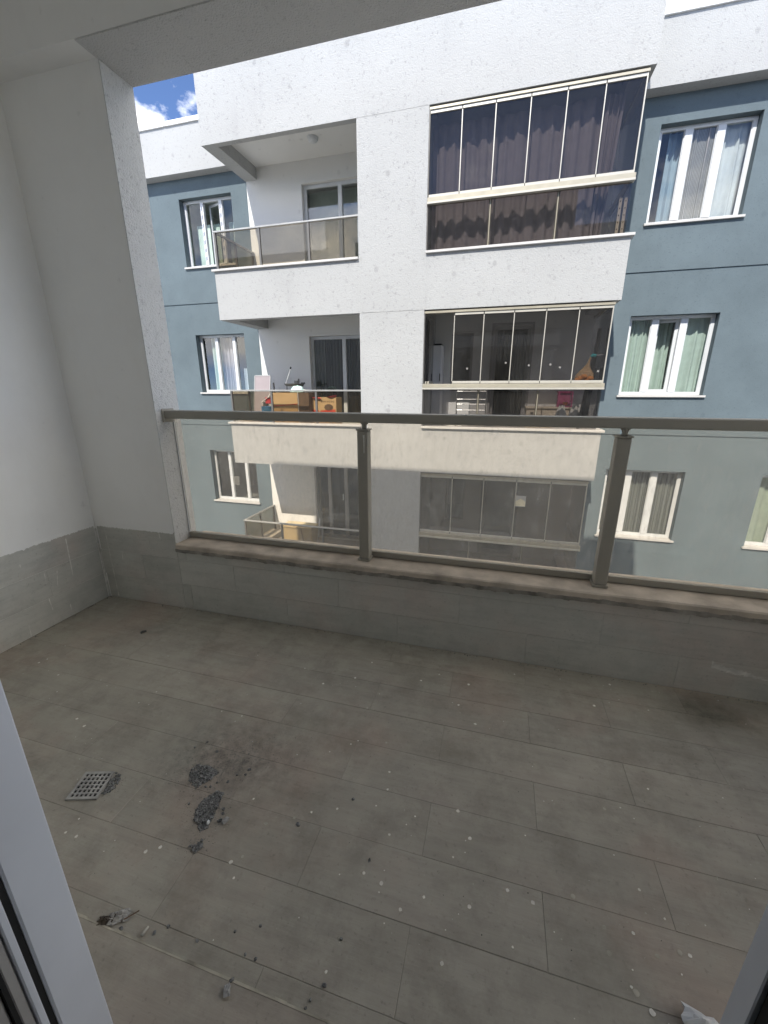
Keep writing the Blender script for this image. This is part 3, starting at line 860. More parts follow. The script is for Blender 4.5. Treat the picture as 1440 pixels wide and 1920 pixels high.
fm.quad((-3.86, y, -0.50), (-3.50, y, -0.50), (-3.50, y, -0.44), (-3.86, y, -0.47)); fm.quad((-4.05, y, -0.50), (-3.90, y, -0.50), (-3.90, y, -0.46), (-4.05, y, -0.45)); fm.quad((-4.05, y, -0.205), (-3.90, y, -0.205), (-3.90, y, -0.192), (-4.05, y, -0.192))
fm.build('red_print', M['red_tape'], t)
ov = MB(); nn = 24; ov.v = [(-3.66 + 0.105 * math.cos(2 * math.pi * i / nn), y, -0.40 + 0.07 * math.sin(2 * math.pi * i / nn)) for i in range(nn)]; ov.f = [tuple(range(nn))]
ov.build('dark_print', M['card_dark'], t)
# scrawled brown lettering strokes above the oval
lt = MB()
for i in range(7):
    xx = -3.83 + i * 0.047
    lt.v += [(xx, y, -0.30), (xx + 0.012, y, -0.30), (xx + 0.024, y, -0.255), (xx + 0.012, y, -0.255)]; n = len(lt.v); lt.f.append((n - 4, n - 3, n - 2, n - 1))
    if i % 2: lt.v += [(xx + 0.008, y, -0.282), (xx + 0.034, y, -0.276), (xx + 0.034, y, -0.268), (xx + 0.008, y, -0.274)]; n = len(lt.v); lt.f.append((n - 4, n - 3, n - 2, n - 1))
lt.build('lettering', M['card_dark'], t)
fl = MB()
fl.quad((-4.05, 8.62, -0.19), (-3.86, 8.62, -0.19), (-3.80, 8.56, -0.215), (-4.02, 8.57, -0.20))
fl.quad((-3.70, 8.62, -0.19), (-3.48, 8.62, -0.19), (-3.45, 8.58, -0.13), (-3.60, 8.57, -0.175))
fl.build('torn_flap', M['red'], t)

t = thing('mint_bag', (-4.40, 8.6, -0.086), 'crumpled mint green bag lying on top of the tall taped box', 'bag')
m = MB(); nn = 14
for j in range(7):
    for i in range(nn):
        a = 2 * math.pi * i / nn; tt = j / 6
        r = math.sin(math.pi * (0.06 + 0.5 * tt) ) if tt < .99 else 0
        rr = math.cos(tt * math.pi / 2)
        k = 1 + 0.18 * noise.noise((math.cos(a) * 2, math.sin(a) * 2, j * .7))
        m.v.append((-4.39 + 0.17 * rr * k * math.cos(a), 8.61 + 0.12 * rr * k * math.sin(a), -0.078 + 0.135 * math.sin(tt * math.pi / 2) * k))
for j in range(6):
    for i in range(nn):
        a = j * nn + i; b = j * nn + (i + 1) % nn
        m.f.append((a, b, b + nn, a + nn))
m.build('pouch', M['mint_cloth'], t)
MB().tube([(-4.26, 8.60, -0.05), (-4.20, 8.58, -0.03), (-4.16, 8.60, -0.055)], 0.012, 6).build('tie', M['bag_white'], t)

t = thing('folding_board', (-5.45, 8.9, FM), 'grey framed board leaning at the end of the box balcony', 'board')
m = MB()
def leanbox(mb, xa, xb, ya, yb, z0, z1, th):
    n = len(mb.v)
    mb.v += [(xa, ya, z0), (xb, ya, z0), (xb, ya + th, z0), (xa, ya + th, z0), (xa, yb, z1), (xb, yb, z1), (xb, yb + th, z1), (xa, yb + th, z1)]
    mb.f += [tuple(n + i for i in q) for q in ((0, 3, 2, 1), (4, 5, 6, 7), (0, 1, 5, 4), (1, 2, 6, 5), (2, 3, 7, 6), (3, 0, 4, 7))]
leanbox(m, -5.64, -5.25, 8.72, 8.95, FM, 0.285, 0.02); m.build('panel', M['board_grey'], t)
m = MB(); leanbox(m, -5.66, -5.642, 8.715, 8.945, FM, 0.29, 0.03); leanbox(m, -5.248, -5.23, 8.715, 8.945, FM, 0.29, 0.03); leanbox(m, -5.642, -5.248, 8.942, 8.946, 0.2855, 0.30, 0.03)
m.build('frame', M['far_rail'], t)

t = thing('grill_stand', (-4.66, 9.0, FM), 'dark shallow grill tray on thin legs with a long handled rod', 'grill')
m = MB(); n0 = 20
ring = [(0.20, 0.055), (0.245, 0.10), (0.25, 0.115), (0.235, 0.112), (0.19, 0.068)]
for j in range(len(ring) - 1):
    for i in range(n0):
        a0, a1 = 2 * math.pi * i / n0, 2 * math.pi * (i + 1) / n0
        (ra, za), (rb_, zb_) = ring[j], ring[j + 1]
        m.quad(*[(-4.66 + r * math.cos(a), 9.0 + r * 0.7 * math.sin(a), z - 0.005) for r, a, z in ((ra, a0, za), (ra, a1, za), (rb_, a1, zb_), (rb_, a0, zb_))])
m.v += [(-4.66 + 0.2 * math.cos(2 * math.pi * i / n0), 9.0 + 0.14 * math.sin(2 * math.pi * i / n0), 0.05) for i in range(n0)]; m.f.append(tuple(range(len(m.v) - n0, len(m.v))))
m.build('tray', simple('grill_steel', (0.12, 0.13, 0.13), 0.5, 0.4), t)
for dx, dy in ((-.15, -.08), (.15, -.08), (0, .1)):
    MB().tube([(-4.66 + dx, 9 + dy, 0.055), (-4.66 + dx * 1.3, 9 + dy * 1.3, FM)], 0.01, 6).build('leg', M['dark_metal'], t)
MB().box(-4.64, -4.55, 8.96, 9.02, 0.11, 0.175).build('burner', M['dark_metal'], t, 0.008)
MB().box(-4.545, -4.525, 8.97, 9.0, 0.11, 0.215).build('knob', M['dark_metal'], t)
MB().box(-4.47, -4.38, 8.95, 9.0, 0.095, 0.135).build('grip', M['black_rubber'], t, 0.008)
MB().tube([(-4.87, 8.98, 0.10), (-4.73, 9.0, 0.44)], 0.006, 6).build('rod', M['chrome'], t)
MB().tube([(-4.735, 9.0, 0.43), (-4.72, 9.0, 0.475)], 0.018, 8).build('tip', M['black_rubber'], t)

t = thing('folded_stroller', (-5.1, 8.5, FM), 'folded red stroller with a bent steel tube handle', 'stroller')
MB().tube([(-5.20, 8.48, FM), (-5.12, 8.48, -0.42), (-5.24, 8.48, -0.30), (-5.03, 8.48, -0.17)], 0.010, 6).build('tube_frame', M['chrome'], t)
m = MB().prism([(-5.16, 8.50), (-5.03, 8.50), (-5.0, 8.56), (-5.12, 8.58)], -0.33, -0.19); m.build('seat', M['red'], t, 0.01)
m = MB(); leanbox(m, -5.26, -5.15, 8.52, 8.58, FM, -0.30, 0.05); m.build('wheel_bag', M['dark_metal'], t)
MB().tube([(-5.05, 8.48, -0.19), (-5.0, 8.48, -0.12)], 0.016, 8).build('grip', M['film'], t)
m = MB(); nn = 18
for z, r in ((FM, 0.09), (-0.40, 0.125), (-0.385, 0.13)):
    m.v += [(-5.07 + r * math.cos(2 * math.pi * i / nn), 8.40 + r * math.sin(2 * math.pi * i / nn) * .8, z) for i in range(nn)]
for j in range(2):
    for i in range(nn): m.f.append((j * nn + i, j * nn + (i + 1) % nn, (j + 1) * nn + (i + 1) % nn, (j + 1) * nn + i))
m.f.append(tuple(range(nn)))
o = m.build('bucket', M['blue'], None); tag(o, 'blue plastic bucket on the floor beside the folded stroller', 'bucket')
o = MB().tube([(-5.05, 8.8, FM), (-5.085, 8.8, 0.13)], 0.02, 8).build('broom_handle', M['dark_metal'], None)
tag(o, 'short black broom handle standing behind the railing glass', 'broom')

# lowest balcony: cream crate
t = thing('wooden_crate', (-4.72, 8.9, -3.852), 'cream board crate with a split front on the lowest balcony', 'crate')
MB().box(-5.12, -4.30, 8.72, 9.12, -3.85, -3.36).build('body', M['cream_box'], t, 0.008)
MB().box(-5.14, -4.28, 8.70, 9.14, -3.358, -3.325).build('lid', M['cream_box'], t, 0.006)
m = MB(); yy = 8.7175
m.v = [(-4.60, yy, -3.36), (-4.57, yy, -3.36), (-4.53, yy, -3.60), (-4.47, yy, -3.83), (-4.485, yy, -3.80), (-4.56, yy, -3.58)]; m.f = [(0, 1, 2, 5), (5, 2, 3, 4)]
m.build('split', M['card_dark'], t)
o = MB().tube([(-4.20, 9.05, -3.15), (-4.17, 8.72, -3.84)], 0.018, 8).build('white_pipe', M['pvc'], None)
tag(o, 'white plastic pipe leaning beside the cream crate', 'pipe')

# middle enclosure interior
t = thing('tall_cabinet', (-1.36, 9.3, FM), 'tall white cabinet in the corner by the folded-open leaf', 'cabinet')
MB().box(-1.465, -1.27, 9.12, 9.48, FM, 0.86).build('body', M['white_lac'], t, 0.006)
MB().box(-1.455, -1.28, 9.10, 9.118, FM + 0.05, 0.85).build('door', M['white_lac'], t, 0.004)
MB().box(-1.30, -1.285, 9.075, 9.099, 0.15, 0.30).build('handle', M['dark_metal'], t)
MB().box(-1.45, -1.30, 9.2, 9.4, 0.861, 0.90).build('tray', M['dark_metal'], t)
t = thing('drying_rack', (-0.6, 9.0, FM), 'chromed clothes drying rack on the enclosed balcony', 'rack')
for x in (-0.90, -0.30):
    MB().tube([(x, 8.92, FM), (x, 8.98, -0.06)], 0.009, 6).build('leg', M['chrome'], t)
    MB().tube([(x, 9.12, FM), (x, 9.0, -0.06)], 0.009, 6).build('leg', M['chrome'], t)
for z in (-0.06, -0.22, -0.32, -0.44, -0.58):
    MB().tube([(-0.90, 8.975 + 0.0 * z, z), (-0.30, 8.975, z)], 0.008, 6).build('bar', M['chrome'], t)
t = thing('low_cabinet', (1.0, 9.3, FM), 'low beige cabinet along the back of the enclosed balcony', 'cabinet')
MB().box(0.52, 1.40, 9.10, 9.48, FM, -0.40).build('body', M['beige'], t, 0.004)
MB().box(0.50, 1.42, 9.07, 9.48, -0.398, -0.365).build('top', M['beige'], t, 0.004)
for x in (0.81, 1.11): MB().box(x - 0.004, x + 0.004, 9.096, 9.0995, FM + 0.02, -0.41).build('door_gap', M['card_dark'], t)
MB().box(0.60, 0.66, 9.07, 9.095, -0.50, -0.47).build('knob', M['dark_metal'], t, 0.006)
t = thing('plum_crate', (1.22, 9.25, -0.364), 'plum coloured plastic crate with an onion on the beige cabinet', 'crate')
m = MB(); xa, xb, ya, yb, za, zb = 1.10, 1.38, 9.12, 9.36, -0.364, -0.06
m.box(xa, xb, ya, yb, za, za + 0.015)
for z in (za + 0.10, za + 0.20, zb - 0.03): m.box(xa, xb, ya, ya + 0.012, z, z + 0.03); m.box(xa, xa + .012, ya + .012, yb, z, z + .03); m.box(xb - .012, xb, ya + .012, yb, z, z + .03); m.box(xa + .012, xb - .012, yb - .012, yb, z, z + .03)
for x in (xa, xb - 0.03): m.box(x + .001, x + 0.029, ya + .001, ya + 0.011, za + .015, zb - .03)
m.box(xa + .012, xb - .012, yb - .008, yb - .002, za + .015, zb - .03)
m.build('crate_body', M['pink'], t)
MB().rock((1.26, 9.2, za + 0.085), 0.06, 0.05, 1.0).build('onion', M['orange'], t, smooth=True)
t = thing('onion_net', (1.4, 8.35, 0.09), 'orange net bag of onions hanging from a teal clip', 'bag')
m = MB(); nn = 16; prof = [(0.02, 0.09), (0.13, 0.10), (0.165, 0.16), (0.14, 0.24), (0.07, 0.33), (0.028, 0.40), (0.016, 0.48), (0.014, 0.53)]
for j, (r, z) in enumerate(prof):
    cx = 1.37 + 0.10 * (z - 0.09) / 0.44
    for i in range(nn):
        a = 2 * math.pi * i / nn; k = 1 + 0.12 * math.sin(3 * a + j)
        m.v.append((cx + r * k * math.cos(a), 8.36 + 0.6 * r * k * math.sin(a), z))
for j in range(len(prof) - 1):
    for i in range(nn): m.f.append((j * nn + i, j * nn + (i + 1) % nn, (j + 1) * nn + (i + 1) % nn, (j + 1) * nn + i))
m.build('net', M['net'], t, smooth=True)
for i in range(5): MB().rock((1.27 + 0.055 * i, 8.25 + 0.01 * (i % 2), 0.135 + 0.03 * (i % 3)), 0.05, 0.08, 1.0).build('onion', M['orange'], t, smooth=True)
MB().tube([(1.47, 8.36, 0.53), (1.50, 8.36, 0.555), (1.55, 8.36, 0.545)], [0.02, 0.03, 0.025], 8).build('clip', M['teal'], t)
MB().tube([(1.55, 8.36, 0.548), (1.648, 8.36, 0.56)], 0.006, 6).build('hook', M['chrome'], t)
def bag(label, c, r, h, mat='bag_white'):
    m = MB(); nn = 14
    for j in range(6):
        tt = j / 5
        for i in range(nn):
            a = 2 * math.pi * i / nn
            k = (1 - 0.75 * tt ** 1.6) * (1 + 0.22 * noise.noise((c[0] * 9 + math.cos(a) * 2.2, math.sin(a) * 2.2, tt * 3)))
            m.v.append((c[0] + r * k * math.cos(a), c[1] + r * .8 * k * math.sin(a), c[2] + h * tt * (1 + .15 * math.sin(3 * a))))
    for j in range(5):
        for i in range(nn): m.f.append((j * nn + i, j * nn + (i + 1) % nn, (j + 1) * nn + (i + 1) % nn, (j + 1) * nn + i))
    m.f.append(tuple(range(nn))[::-1]); m.f.append(tuple(range(5 * nn, 6 * nn)))
    o = m.build('plastic_bag', M[mat], None); tag(o, label, 'bag')
bag('white plastic bag with a peaked top in front of the beige cabinet', (1.13, 8.62, FM), 0.17, 0.48)
bag('wider white plastic bag leaning next to the peaked one', (1.38, 8.66, FM), 0.18, 0.50)
t = thing('parasol_bundle', (1.58, 8.5, FM), 'bundle of dark poles standing in the enclosure corner', 'poles')
for i, (dx, h) in enumerate(((0.0, 1.0), (-0.06, 0.55), (0.04, 0.35))):
    MB().tube([(1.50 + dx, 8.52 + 0.03 * i, FM), (1.58 + dx * .4, 8.50 + 0.04 * i, h)], [0.045, 0.03], 8).build('pole', M['dark_metal'], t)
# perforated strips in the top enclosure
for i, (x, lab) in enumerate(((1.56, 'beige perforated metal strip standing next to the bunched curtain'), (1.635, 'beige perforated metal strip standing at the blue wall end of the enclosure'))):
    t = thing('perforated_strip', (x, 8.20, 2.306), lab, 'strip')
    m = MB(); wall_holes(m, x - 0.022, x + 0.022, 2.306, 2.84, 8.20, 8.204, [(x - 0.008, x + 0.008, 2.40 + q * 0.095, 2.422 + q * 0.095) for q in range(5)])
    m.build('strip', M['beige'], t)
    MB().box(x - 0.02, x + 0.02, 8.206, 8.21, 2.306, 2.84).build('backing', M['card_dark'], t)

# ------------------------------------------------------------------ our building and balcony
XR = 1.612             # right end of our balcony, open at the side above its low parapet
nb = thing('apartment_building', (-2.2, -4.0, GROUND), 'shaded near building whose white walls and grey beam frame the tiled balcony', 'building')
YO = 1.87              # outer face
# left wall, short end wall left of the opening, right wall, rear wall with the door opening
lw = MB().box(XL - 0.2, XL, 0.30, YO, FLOOR - 0.2, 1.60).build('side_wall', M['paint'], nb)
ew = MB().box(XL, -1.662, YP, YO - 0.003, FLOOR - 0.2, 1.268).build('end_wall', M['paint'], nb)
jm = MB().box(-1.662, -1.658, YP + 0.0005, YO - 0.0005, -0.812, 1.2675).build('jamb_render', M['rough_grey'], nb)
rw = MB().box(XR - 0.16, XR, 0.30, YP - 0.001, FLOOR - 0.25, -0.848).build('side_parapet', M['wall_grout'], nb)
MB().box(XR - 0.176, XR + 0.04, 0.30, 1.689, -0.846, -0.812).build('side_coping', M['sill_stone'], rw, 0.006)
MB().box(XR - 0.25, XR, 0.30, 1.607, 1.268, 1.589).build('side_beam', M['paint_ceiling'], nb)
DX0, DX1 = -0.695, 0.335
rear = MB(); wall_holes(rear, -5.98, 1.62, FLOOR - 0.2, 1.60, 0.10, 0.298, [(DX0, DX1, FLOOR - 0.2, 0.95)])
rear.build('rear_wall', M['paint'], nb)
beam = MB().box(XL, XR, 1.608, YO, 1.268, 1.60).build('beam', M['paint_ceiling'], nb)
MB().box(-1.66, XR - 0.001, 1.609, YO + 0.001, 1.262, 1.2675).build('beam_render', M['soffit_rough'], beam)
MB().box(XL, XR, 0.299, 1.6075, 1.59, 1.75).build('ceiling', M['paint_ceiling'], nb)
pp = MB().box(-1.662, XR, YP, YO - 0.002, FLOOR - 0.25, -0.848).build('parapet', M['wall_grout'], nb)
# block above us (two more storeys and the roof edge) and the storeys below
up = MB()
up.box(-5.98, 1.62, -8.0, YO, 1.75, 5.46)
up.box(-12.0, -5.985, -8.0, 0.298, GROUND, 4.9)
up.box(1.625, 12.0, -8.0, 0.298, GROUND, 4.9)
up.build('upper_storeys', M['white_stucco'], nb)
MB().box(-5.98, 1.62, 0.05, YO - 0.004, GROUND, FLOOR - 0.26).build('lower_storeys', M['white_stucco'], nb)
MB().box(-5.98, XL - 0.201, 0.30, YO, FLOOR - 0.25, 1.749).build('neighbour_bay', M['white_stucco'], nb)
# room behind the door
rm = MB(); a, b, c_, d_, e_, f_ = -3.2, 1.6, -4.5, 0.099, FLOOR, 1.59
rm.quad((a, c_, e_), (b, c_, e_), (b, c_, f_), (a, c_, f_)); rm.quad((a, c_, e_), (a, d_, e_), (a, d_, f_), (a, c_, f_)); rm.quad((b, c_, e_), (b, d_, e_), (b, d_, f_), (b, c_, f_))
rm.quad((a, c_, f_), (b, c_, f_), (b, d_, f_), (a, d_, f_)); rm.quad((a, c_, e_), (b, c_, e_), (b, d_, e_), (a, d_, e_))
rm.build('living_room', M['room_pale'], nb)

# sill on the parapet
sl = MB().box(-1.657, XR - 0.001, 1.690, 1.93, -0.846, -0.812).build('window_sill', M['sill_stone'], nb, 0.006)
lip = MB()
x = -1.652
while x < XR - 0.02:
    w = random.uniform(0.006, 0.022)
    lip.box(x, min(x + w, XR - 0.005), 1.6885 - random.uniform(0, 0.003), 1.706, -0.853 - 0.010 * abs(noise.noise((x * 14, 0, 0))) - random.uniform(0, .002), -0.838 + 0.006 * noise.noise((x * 20, 5, 0))); x += w
lip.build('grimy_mortar_edge', M['sill_edge'], sl)

# floor of planks
TW, TL, JT = 0.1542, 0.5985, 0.0013
XF = XR - 0.165
fb = MB().box(XL, XF, 0.299, YP, FLOOR - 0.25, FLOOR - 0.0010).build('balcony_floor', M['grout'])
tag(fb, kind='structure')

def tile_mesh(w, d, name, th=0.010, ch=0.0008):
    m = MB()
    hw, hd = w / 2, d / 2
    m.v = [(-hw, -hd, -th), (hw, -hd, -th), (hw, hd, -th), (-hw, hd, -th), (-hw, -hd, -ch), (hw, -hd, -ch), (hw, hd, -ch), (-hw, hd, -ch),
           (-hw + ch, -hd + ch, 0), (hw - ch, -hd + ch, 0), (hw - ch, hd - ch, 0), (-hw + ch, hd - ch, 0)]
    m.f = [(0, 1, 5, 4), (1, 2, 6, 5), (2, 3, 7, 6), (3, 0, 4, 7), (4, 5, 9, 8), (5, 6, 10, 9), (6, 7, 11, 10), (7, 4, 8, 11), (8, 9, 10, 11)]
    return m.mesh(name)
TCACHE = {}
def put_tile(parent, cx, cy, cz, w, d, rot, mat, pname='tile', tilt=0.0012):
    key = (round(w, 3), round(d, 3), mat)
    if key not in TCACHE:
        me = tile_mesh(w, d, 'tile'); me.materials.append(M[mat]); TCACHE[key] = me
    o = bpy.data.objects.new(pname, TCACHE[key]); COL.objects.link(o)
    o.parent = parent
    if parent.parent is not None or parent.name in ROOTPOS: pass
    j = lambda s: random.uniform(-s, s)
    if rot == 'floor': R_ = Matrix.Rotation(j(tilt), 4, 'X') @ Matrix.Rotation(j(tilt * .5), 4, 'Y')
    elif rot == '-x': R_ = Matrix.Rotation(-math.pi / 2, 4, 'Z') @ Matrix.Rotation(math.pi / 2, 4, 'X')   # faces -X
    elif rot == 'y': R_ = Matrix.Rotation(math.pi / 2, 4, 'X')            # faces -Y
    else: R_ = Matrix.Rotation(math.pi / 2, 4, 'Z') @ Matrix.Rotation(math.pi / 2, 4, 'X')   # faces +X
    o.matrix_local = Matrix.Translation((cx, cy, cz)) @ R_
    return o
XJ = (-0.092 * 1.21, -0.335 * 1.21)      # a joint of the even and of the odd rows
YEND = 0.432
row = 0
y_hi = YP - 0.002
while y_hi > YEND + 0.02:
    y_lo = max(YP - (row + 1) * TW, YEND)
    xj = XJ[1] if row % 2 == 0 else XJ[0]
    x = xj - math.ceil((xj - XL) / TL) * TL
    while x < XF:
        xa, xb = max(x, XL), min(x + TL, XF)
        if xb - xa > 0.02:
            put_tile(fb, (xa + xb) / 2, (y_lo + y_hi) / 2, FLOOR + random.uniform(-0.0006, 0.0006), xb - xa - JT, y_hi - y_lo - JT, 'floor', 'floor_tile')
        x += TL
    y_hi = y_lo; row += 1
th = MB().box(XL, XF, 0.299, YEND, FLOOR - 0.003, FLOOR + 0.002).build('threshold', M['floor_tile'], fb, 0.0008)
ed = MB(); x = XL
while x < XF:
    w = random.uniform(0.02, 0.09); ed.box(x, min(x + w, XF), YEND - 0.001, YEND + random.uniform(0.002, 0.005), FLOOR - 0.0005, FLOOR + 0.0028); x += w
ed.build('threshold_bead', simple('dirty_bead', (0.40, 0.37, 0.30), 0.9, var=0.4, vscale=18), th)

# tiled skirting on the parapet, end wall and left wall (three courses of the same planks)
RH = 0.153
for k in range(3):
    zl = FLOOR + k * RH; zh = FLOOR + (k + 1) * RH
    xj = XJ[1] if k % 2 == 0 else XJ[0]
    for (xs, xe, par, ztop) in ((-1.657, XF, pp, -0.858), (XL + 0.004, -1.659, ew, -0.751)):
        zt = min(zh, ztop)
        x = xj - math.ceil((xj - xs) / TL) * TL
        while x < xe:
            xa, xb = max(x, xs), min(x + TL, xe)
            if xb - xa > 0.015: put_tile(par, (xa + xb) / 2, YP - 0.002, (zl + zt) / 2, xb - xa - JT, zt - zl - JT, 'y', 'wall_tile')
            x += TL
    yj = 1.70 - (0.30 if k % 2 else 0.0)
    yy = YP - 0.010
    first = 0.30 if k % 2 else TL
    while yy > 0.31:
        ya = max(yy - first, 0.302)
        put_tile(lw, XL + 0.002, (ya + yy) / 2, (zl + zh) / 2, yy - ya - JT, RH - JT, 'x', 'wall_tile')
        zt = min(zh, -0.858)
        put_tile(rw, XR - 0.162, (ya + yy) / 2, (zl + zt) / 2, yy - ya - JT, zt - zl - JT, '-x', 'wall_tile')
        yy = ya; first = TL
# smeared white filler along the top of the skirting, with drips
def smear(pts_fn, n, name, parent, h0=0.012, h1=0.028):
    m = MB(); prev = None
    for i in range(n + 1):
        u = i / n
        lo = h0 * (0.15 + 0.9 * abs(noise.noise((u * 31, 3.1, 0))) + 0.8 * abs(noise.noise((u * 90, 1.1, 0)))) + 0.35 * h0 * random.random(); hi = h1 * (0.7 + 0.5 * noise.noise((u * 9, 7.7, 0)))
        cur = pts_fn(u, -lo, hi)
        if prev: m.quad(prev[0], cur[0], cur[1], prev[1])
        prev = cur
    return m.build(name, M['paint'], parent)
smear(lambda u, lo, hi: ((XL + 0.0045, 0.31 + u * (YP - 0.315), -0.751 + lo), (XL + 0.0015, 0.31 + u * (YP - 0.315), -0.751 + hi)), 420, 'filler_smear', lw)
smear(lambda u, lo, hi: ((XL + 0.01 + u * (-1.662 - XL - 0.012), YP - 0.0045, -0.751 + lo), (XL + 0.01 + u * (-1.662 - XL - 0.012), YP - 0.0015, -0.751 + hi)), 200, 'filler_smear', ew)
dr = MB()
for (ya, za), (yb, zb) in (((1.529, -.776), (1.521, -.99)), ((1.29, -.825), (1.29, -.843)), ((1.385, -.916), (1.381, -.975)), ((1.375, -1.057), (1.38, -1.127)), ((1.471, -1.141), (1.469, -1.198)), ((1.256, -1.145), (1.254, -1.201)), ((1.447, -.929), (1.432, -1.008))):
    w = random.uniform(.0015, .0035); x_ = XL + 0.0032
    dr.quad((x_, ya - w, za), (x_, ya + w, za), (x_, yb + w * .6, zb), (x_, yb - w * .6, zb))
dr.build('paint_drips', M['caulk'], lw)['kind'] = 'stuff'
dr = MB(); y_ = YP - 0.0032
for (xa, za), (xb, zb), w in (((-2.047, -.898), (-2.052, -.958), .002), ((-2.142, -.776), (-2.141, -1.2), .003), ((-1.761, -.764), (-1.758, -.799), .003)):
    n = 6
    for i in range(n):
        u, u2 = i / n, (i + 1) / n; j1 = random.uniform(.5, 1.3) * w
        dr.quad((xa + (xb - xa) * u - j1, y_, za + (zb - za) * u), (xa + (xb - xa) * u + j1, y_, za + (zb - za) * u), (xa + (xb - xa) * u2 + j1, y_, za + (zb - za) * u2), (xa + (xb - xa) * u2 - j1, y_, za + (zb - za) * u2))
dr.build('paint_drips', M['caulk'], ew)['kind'] = 'stuff'
cb = MB().tube([(XL + 0.004, YP - 0.004, FLOOR), (XL + 0.004, YP - 0.004, -0.775)], [0.006, 0.005], 6).build('corner_bead', M['caulk'], ew)

sc_ = MB(); y_ = YP - 0.0033
for q in range(26):
    u = q / 26; zc = -1.075 - 0.03 * u - 0.012 * abs(noise.noise((u * 6, 2, 0)))
    x0_ = 0.905 + 0.20 * u
    hh = 0.020 * (1 - u) ** 0.6 * random.uniform(.6, 1.0)
    sc_.quad((x0_, y_, zc - hh), (x0_ + 0.0074, y_, zc - hh * random.uniform(.7, 1)), (x0_ + 0.0074, y_, zc + hh * random.uniform(.7, 1)), (x0_, y_, zc + hh))
sc_.build('plaster_scuff', M['caulk'], pp)
# ------------------------------------------------------------------ our railing
t = thing('balcony_railing', (-0.3, 1.78, -0.812), 'bronze metal railing with clear tinted glass standing on the stone sill', 'railing')
ZS = -0.811
MB().box(-1.655, XR - 0.004, 1.752, 1.815, -0.147, -0.106).build('handrail', M['rail_metal'], t, 0.006, 2)
MB().box(-1.6575, -1.650, 1.742, 1.825, -0.165, -0.098).build('end_flange', M['rail_metal'], t, 0.003)
PX = (-0.588, 0.466)
for x in PX:
    p = MB().box(x - 0.025, x + 0.025, 1.752, 1.802, ZS + 0.012, -0.182).build('post', M['rail_metal'], t, 0.003)
    MB().box(x - 0.029, x + 0.029, 1.748, 1.806, -0.181, -0.175).build('cap', M['rail_metal'], p)
    MB().tube([(x + .003, 1.777, -0.175), (x + .003, 1.777, -0.166), (x + .003, 1.777, -0.158), (x + .003, 1.777, -0.147)], [0.012, 0.011, 0.012, 0.02], 12).build('neck', M['rail_metal'], p, smooth=True)
    MB().box(x - 0.030, x + 0.030, 1.747, 1.807, ZS + 0.001, ZS + 0.0115).build('foot', M['rail_metal'], p)
MB().tube([(-0.580, 1.7515, -0.20), (-0.580, 1.7515, -0.215), (-0.580, 1.7512, -0.28)], [0.005, 0.003, 0.0015], 6).build('paint_drip', M['caulk'], t)
sx = [-1.655, PX[0], PX[1], XR - 0.004]
for i, (a, b) in enumerate(zip(sx[:-1], sx[1:])):
    MB().box(a + 0.003, b - 0.003, 1.8095, 1.832, ZS + 0.002, -0.780).build('bottom_rail', M['rail_metal'], t, 0.002)
    MB().box(a + 0.004, b - 0.004, 1.817, 1.823, -0.779, -0.150).build('glass_pane', M['rail_glass'], t)
MB().box(-1.6565, -1.651, 1.812, 1.830, -0.779, -0.168).build('silicone_bead', M['pvc'], t)
xr_ = XR - 0.06
MB().box(xr_ - 0.031, xr_ + 0.031, 0.302, 1.7515, -0.147, -0.106).build('handrail', M['rail_metal'], t, 0.006, 2)
MB().box(xr_ - 0.025, xr_ + 0.025, 1.752, 1.802, ZS + 0.002, -0.148).build('post', M['rail_metal'], t, 0.003)
MB().box(xr_ - 0.025, xr_ + 0.025, 1.0, 1.05, ZS + 0.002, -0.148).build('post', M['rail_metal'], t, 0.003)
for a, b in ((0.306, 0.996), (1.054, 1.748)):
    MB().box(xr_ - 0.003, xr_ + 0.003, a, b, -0.779, -0.150).build('glass_pane', M['rail_glass'], t)
    MB().box(xr_ - 0.011, xr_ + 0.011, a, b, ZS + 0.002, -0.780).build('bottom_rail', M['rail_metal'], t, 0.002)

# ------------------------------------------------------------------ the door we look through
t = thing('sliding_door', (-0.18, 0.27, FLOOR), 'white plastic sliding door frame standing open onto the tiled balcony', 'door')
XD0, XD1 = -0.61, 0.2445
ZD0, ZD1 = FLOOR + 0.007, 0.948
MB().box(DX0 + 0.002, XD0, 0.235, 0.30, ZD0, ZD1).build('frame_jamb', M['pvc_door'], t, 0.003)
MB().box(DX0 + 0.002, XD0 - 0.004, 0.2255, 0.2345, ZD0, ZD1).build('track_gap', M['black_rubber'], t)
MB().box(DX0 + 0.002, XD0 + 0.002, 0.2145, 0.225, ZD0, ZD1).build('track_lip', M['pvc_door'], t, 0.002)
MB().box(DX0 + 0.002, XD0 - 0.003, 0.2005, 0.214, ZD0, ZD1).build('sash_stile', M['pvc_grey'], t, 0.002)
MB().box(DX0 + 0.002, XD0 - 0.001, 0.1945, 0.200, ZD0, ZD1).build('gasket', M['black_rubber'], t)
MB().box(DX0 + 0.002, XD0 - 0.006, 0.102, 0.194, ZD0, ZD1).build('sash_stile', M['pvc_grey'], t, 0.003)
MB().prism([(0.250, 0.312), (0.2302, 0.2668), (DX1 - 0.002, 0.2668), (DX1 - 0.002, 0.312)][::-1], ZD0, ZD1).build('frame_jamb', M['pvc_door'], t, 0.0015)  # visible face slanted outward, a shape added to catch more daylight
MB().box(0.2345, DX1 - 0.002, 0.258, 0.266, ZD0, ZD1).build('gasket', M['black_rubber'], t)
MB().box(0.232, DX1 - 0.002, 0.18, 0.2575, ZD0, ZD1).build('sash_stile', M['pvc_grey'], t, 0.003)
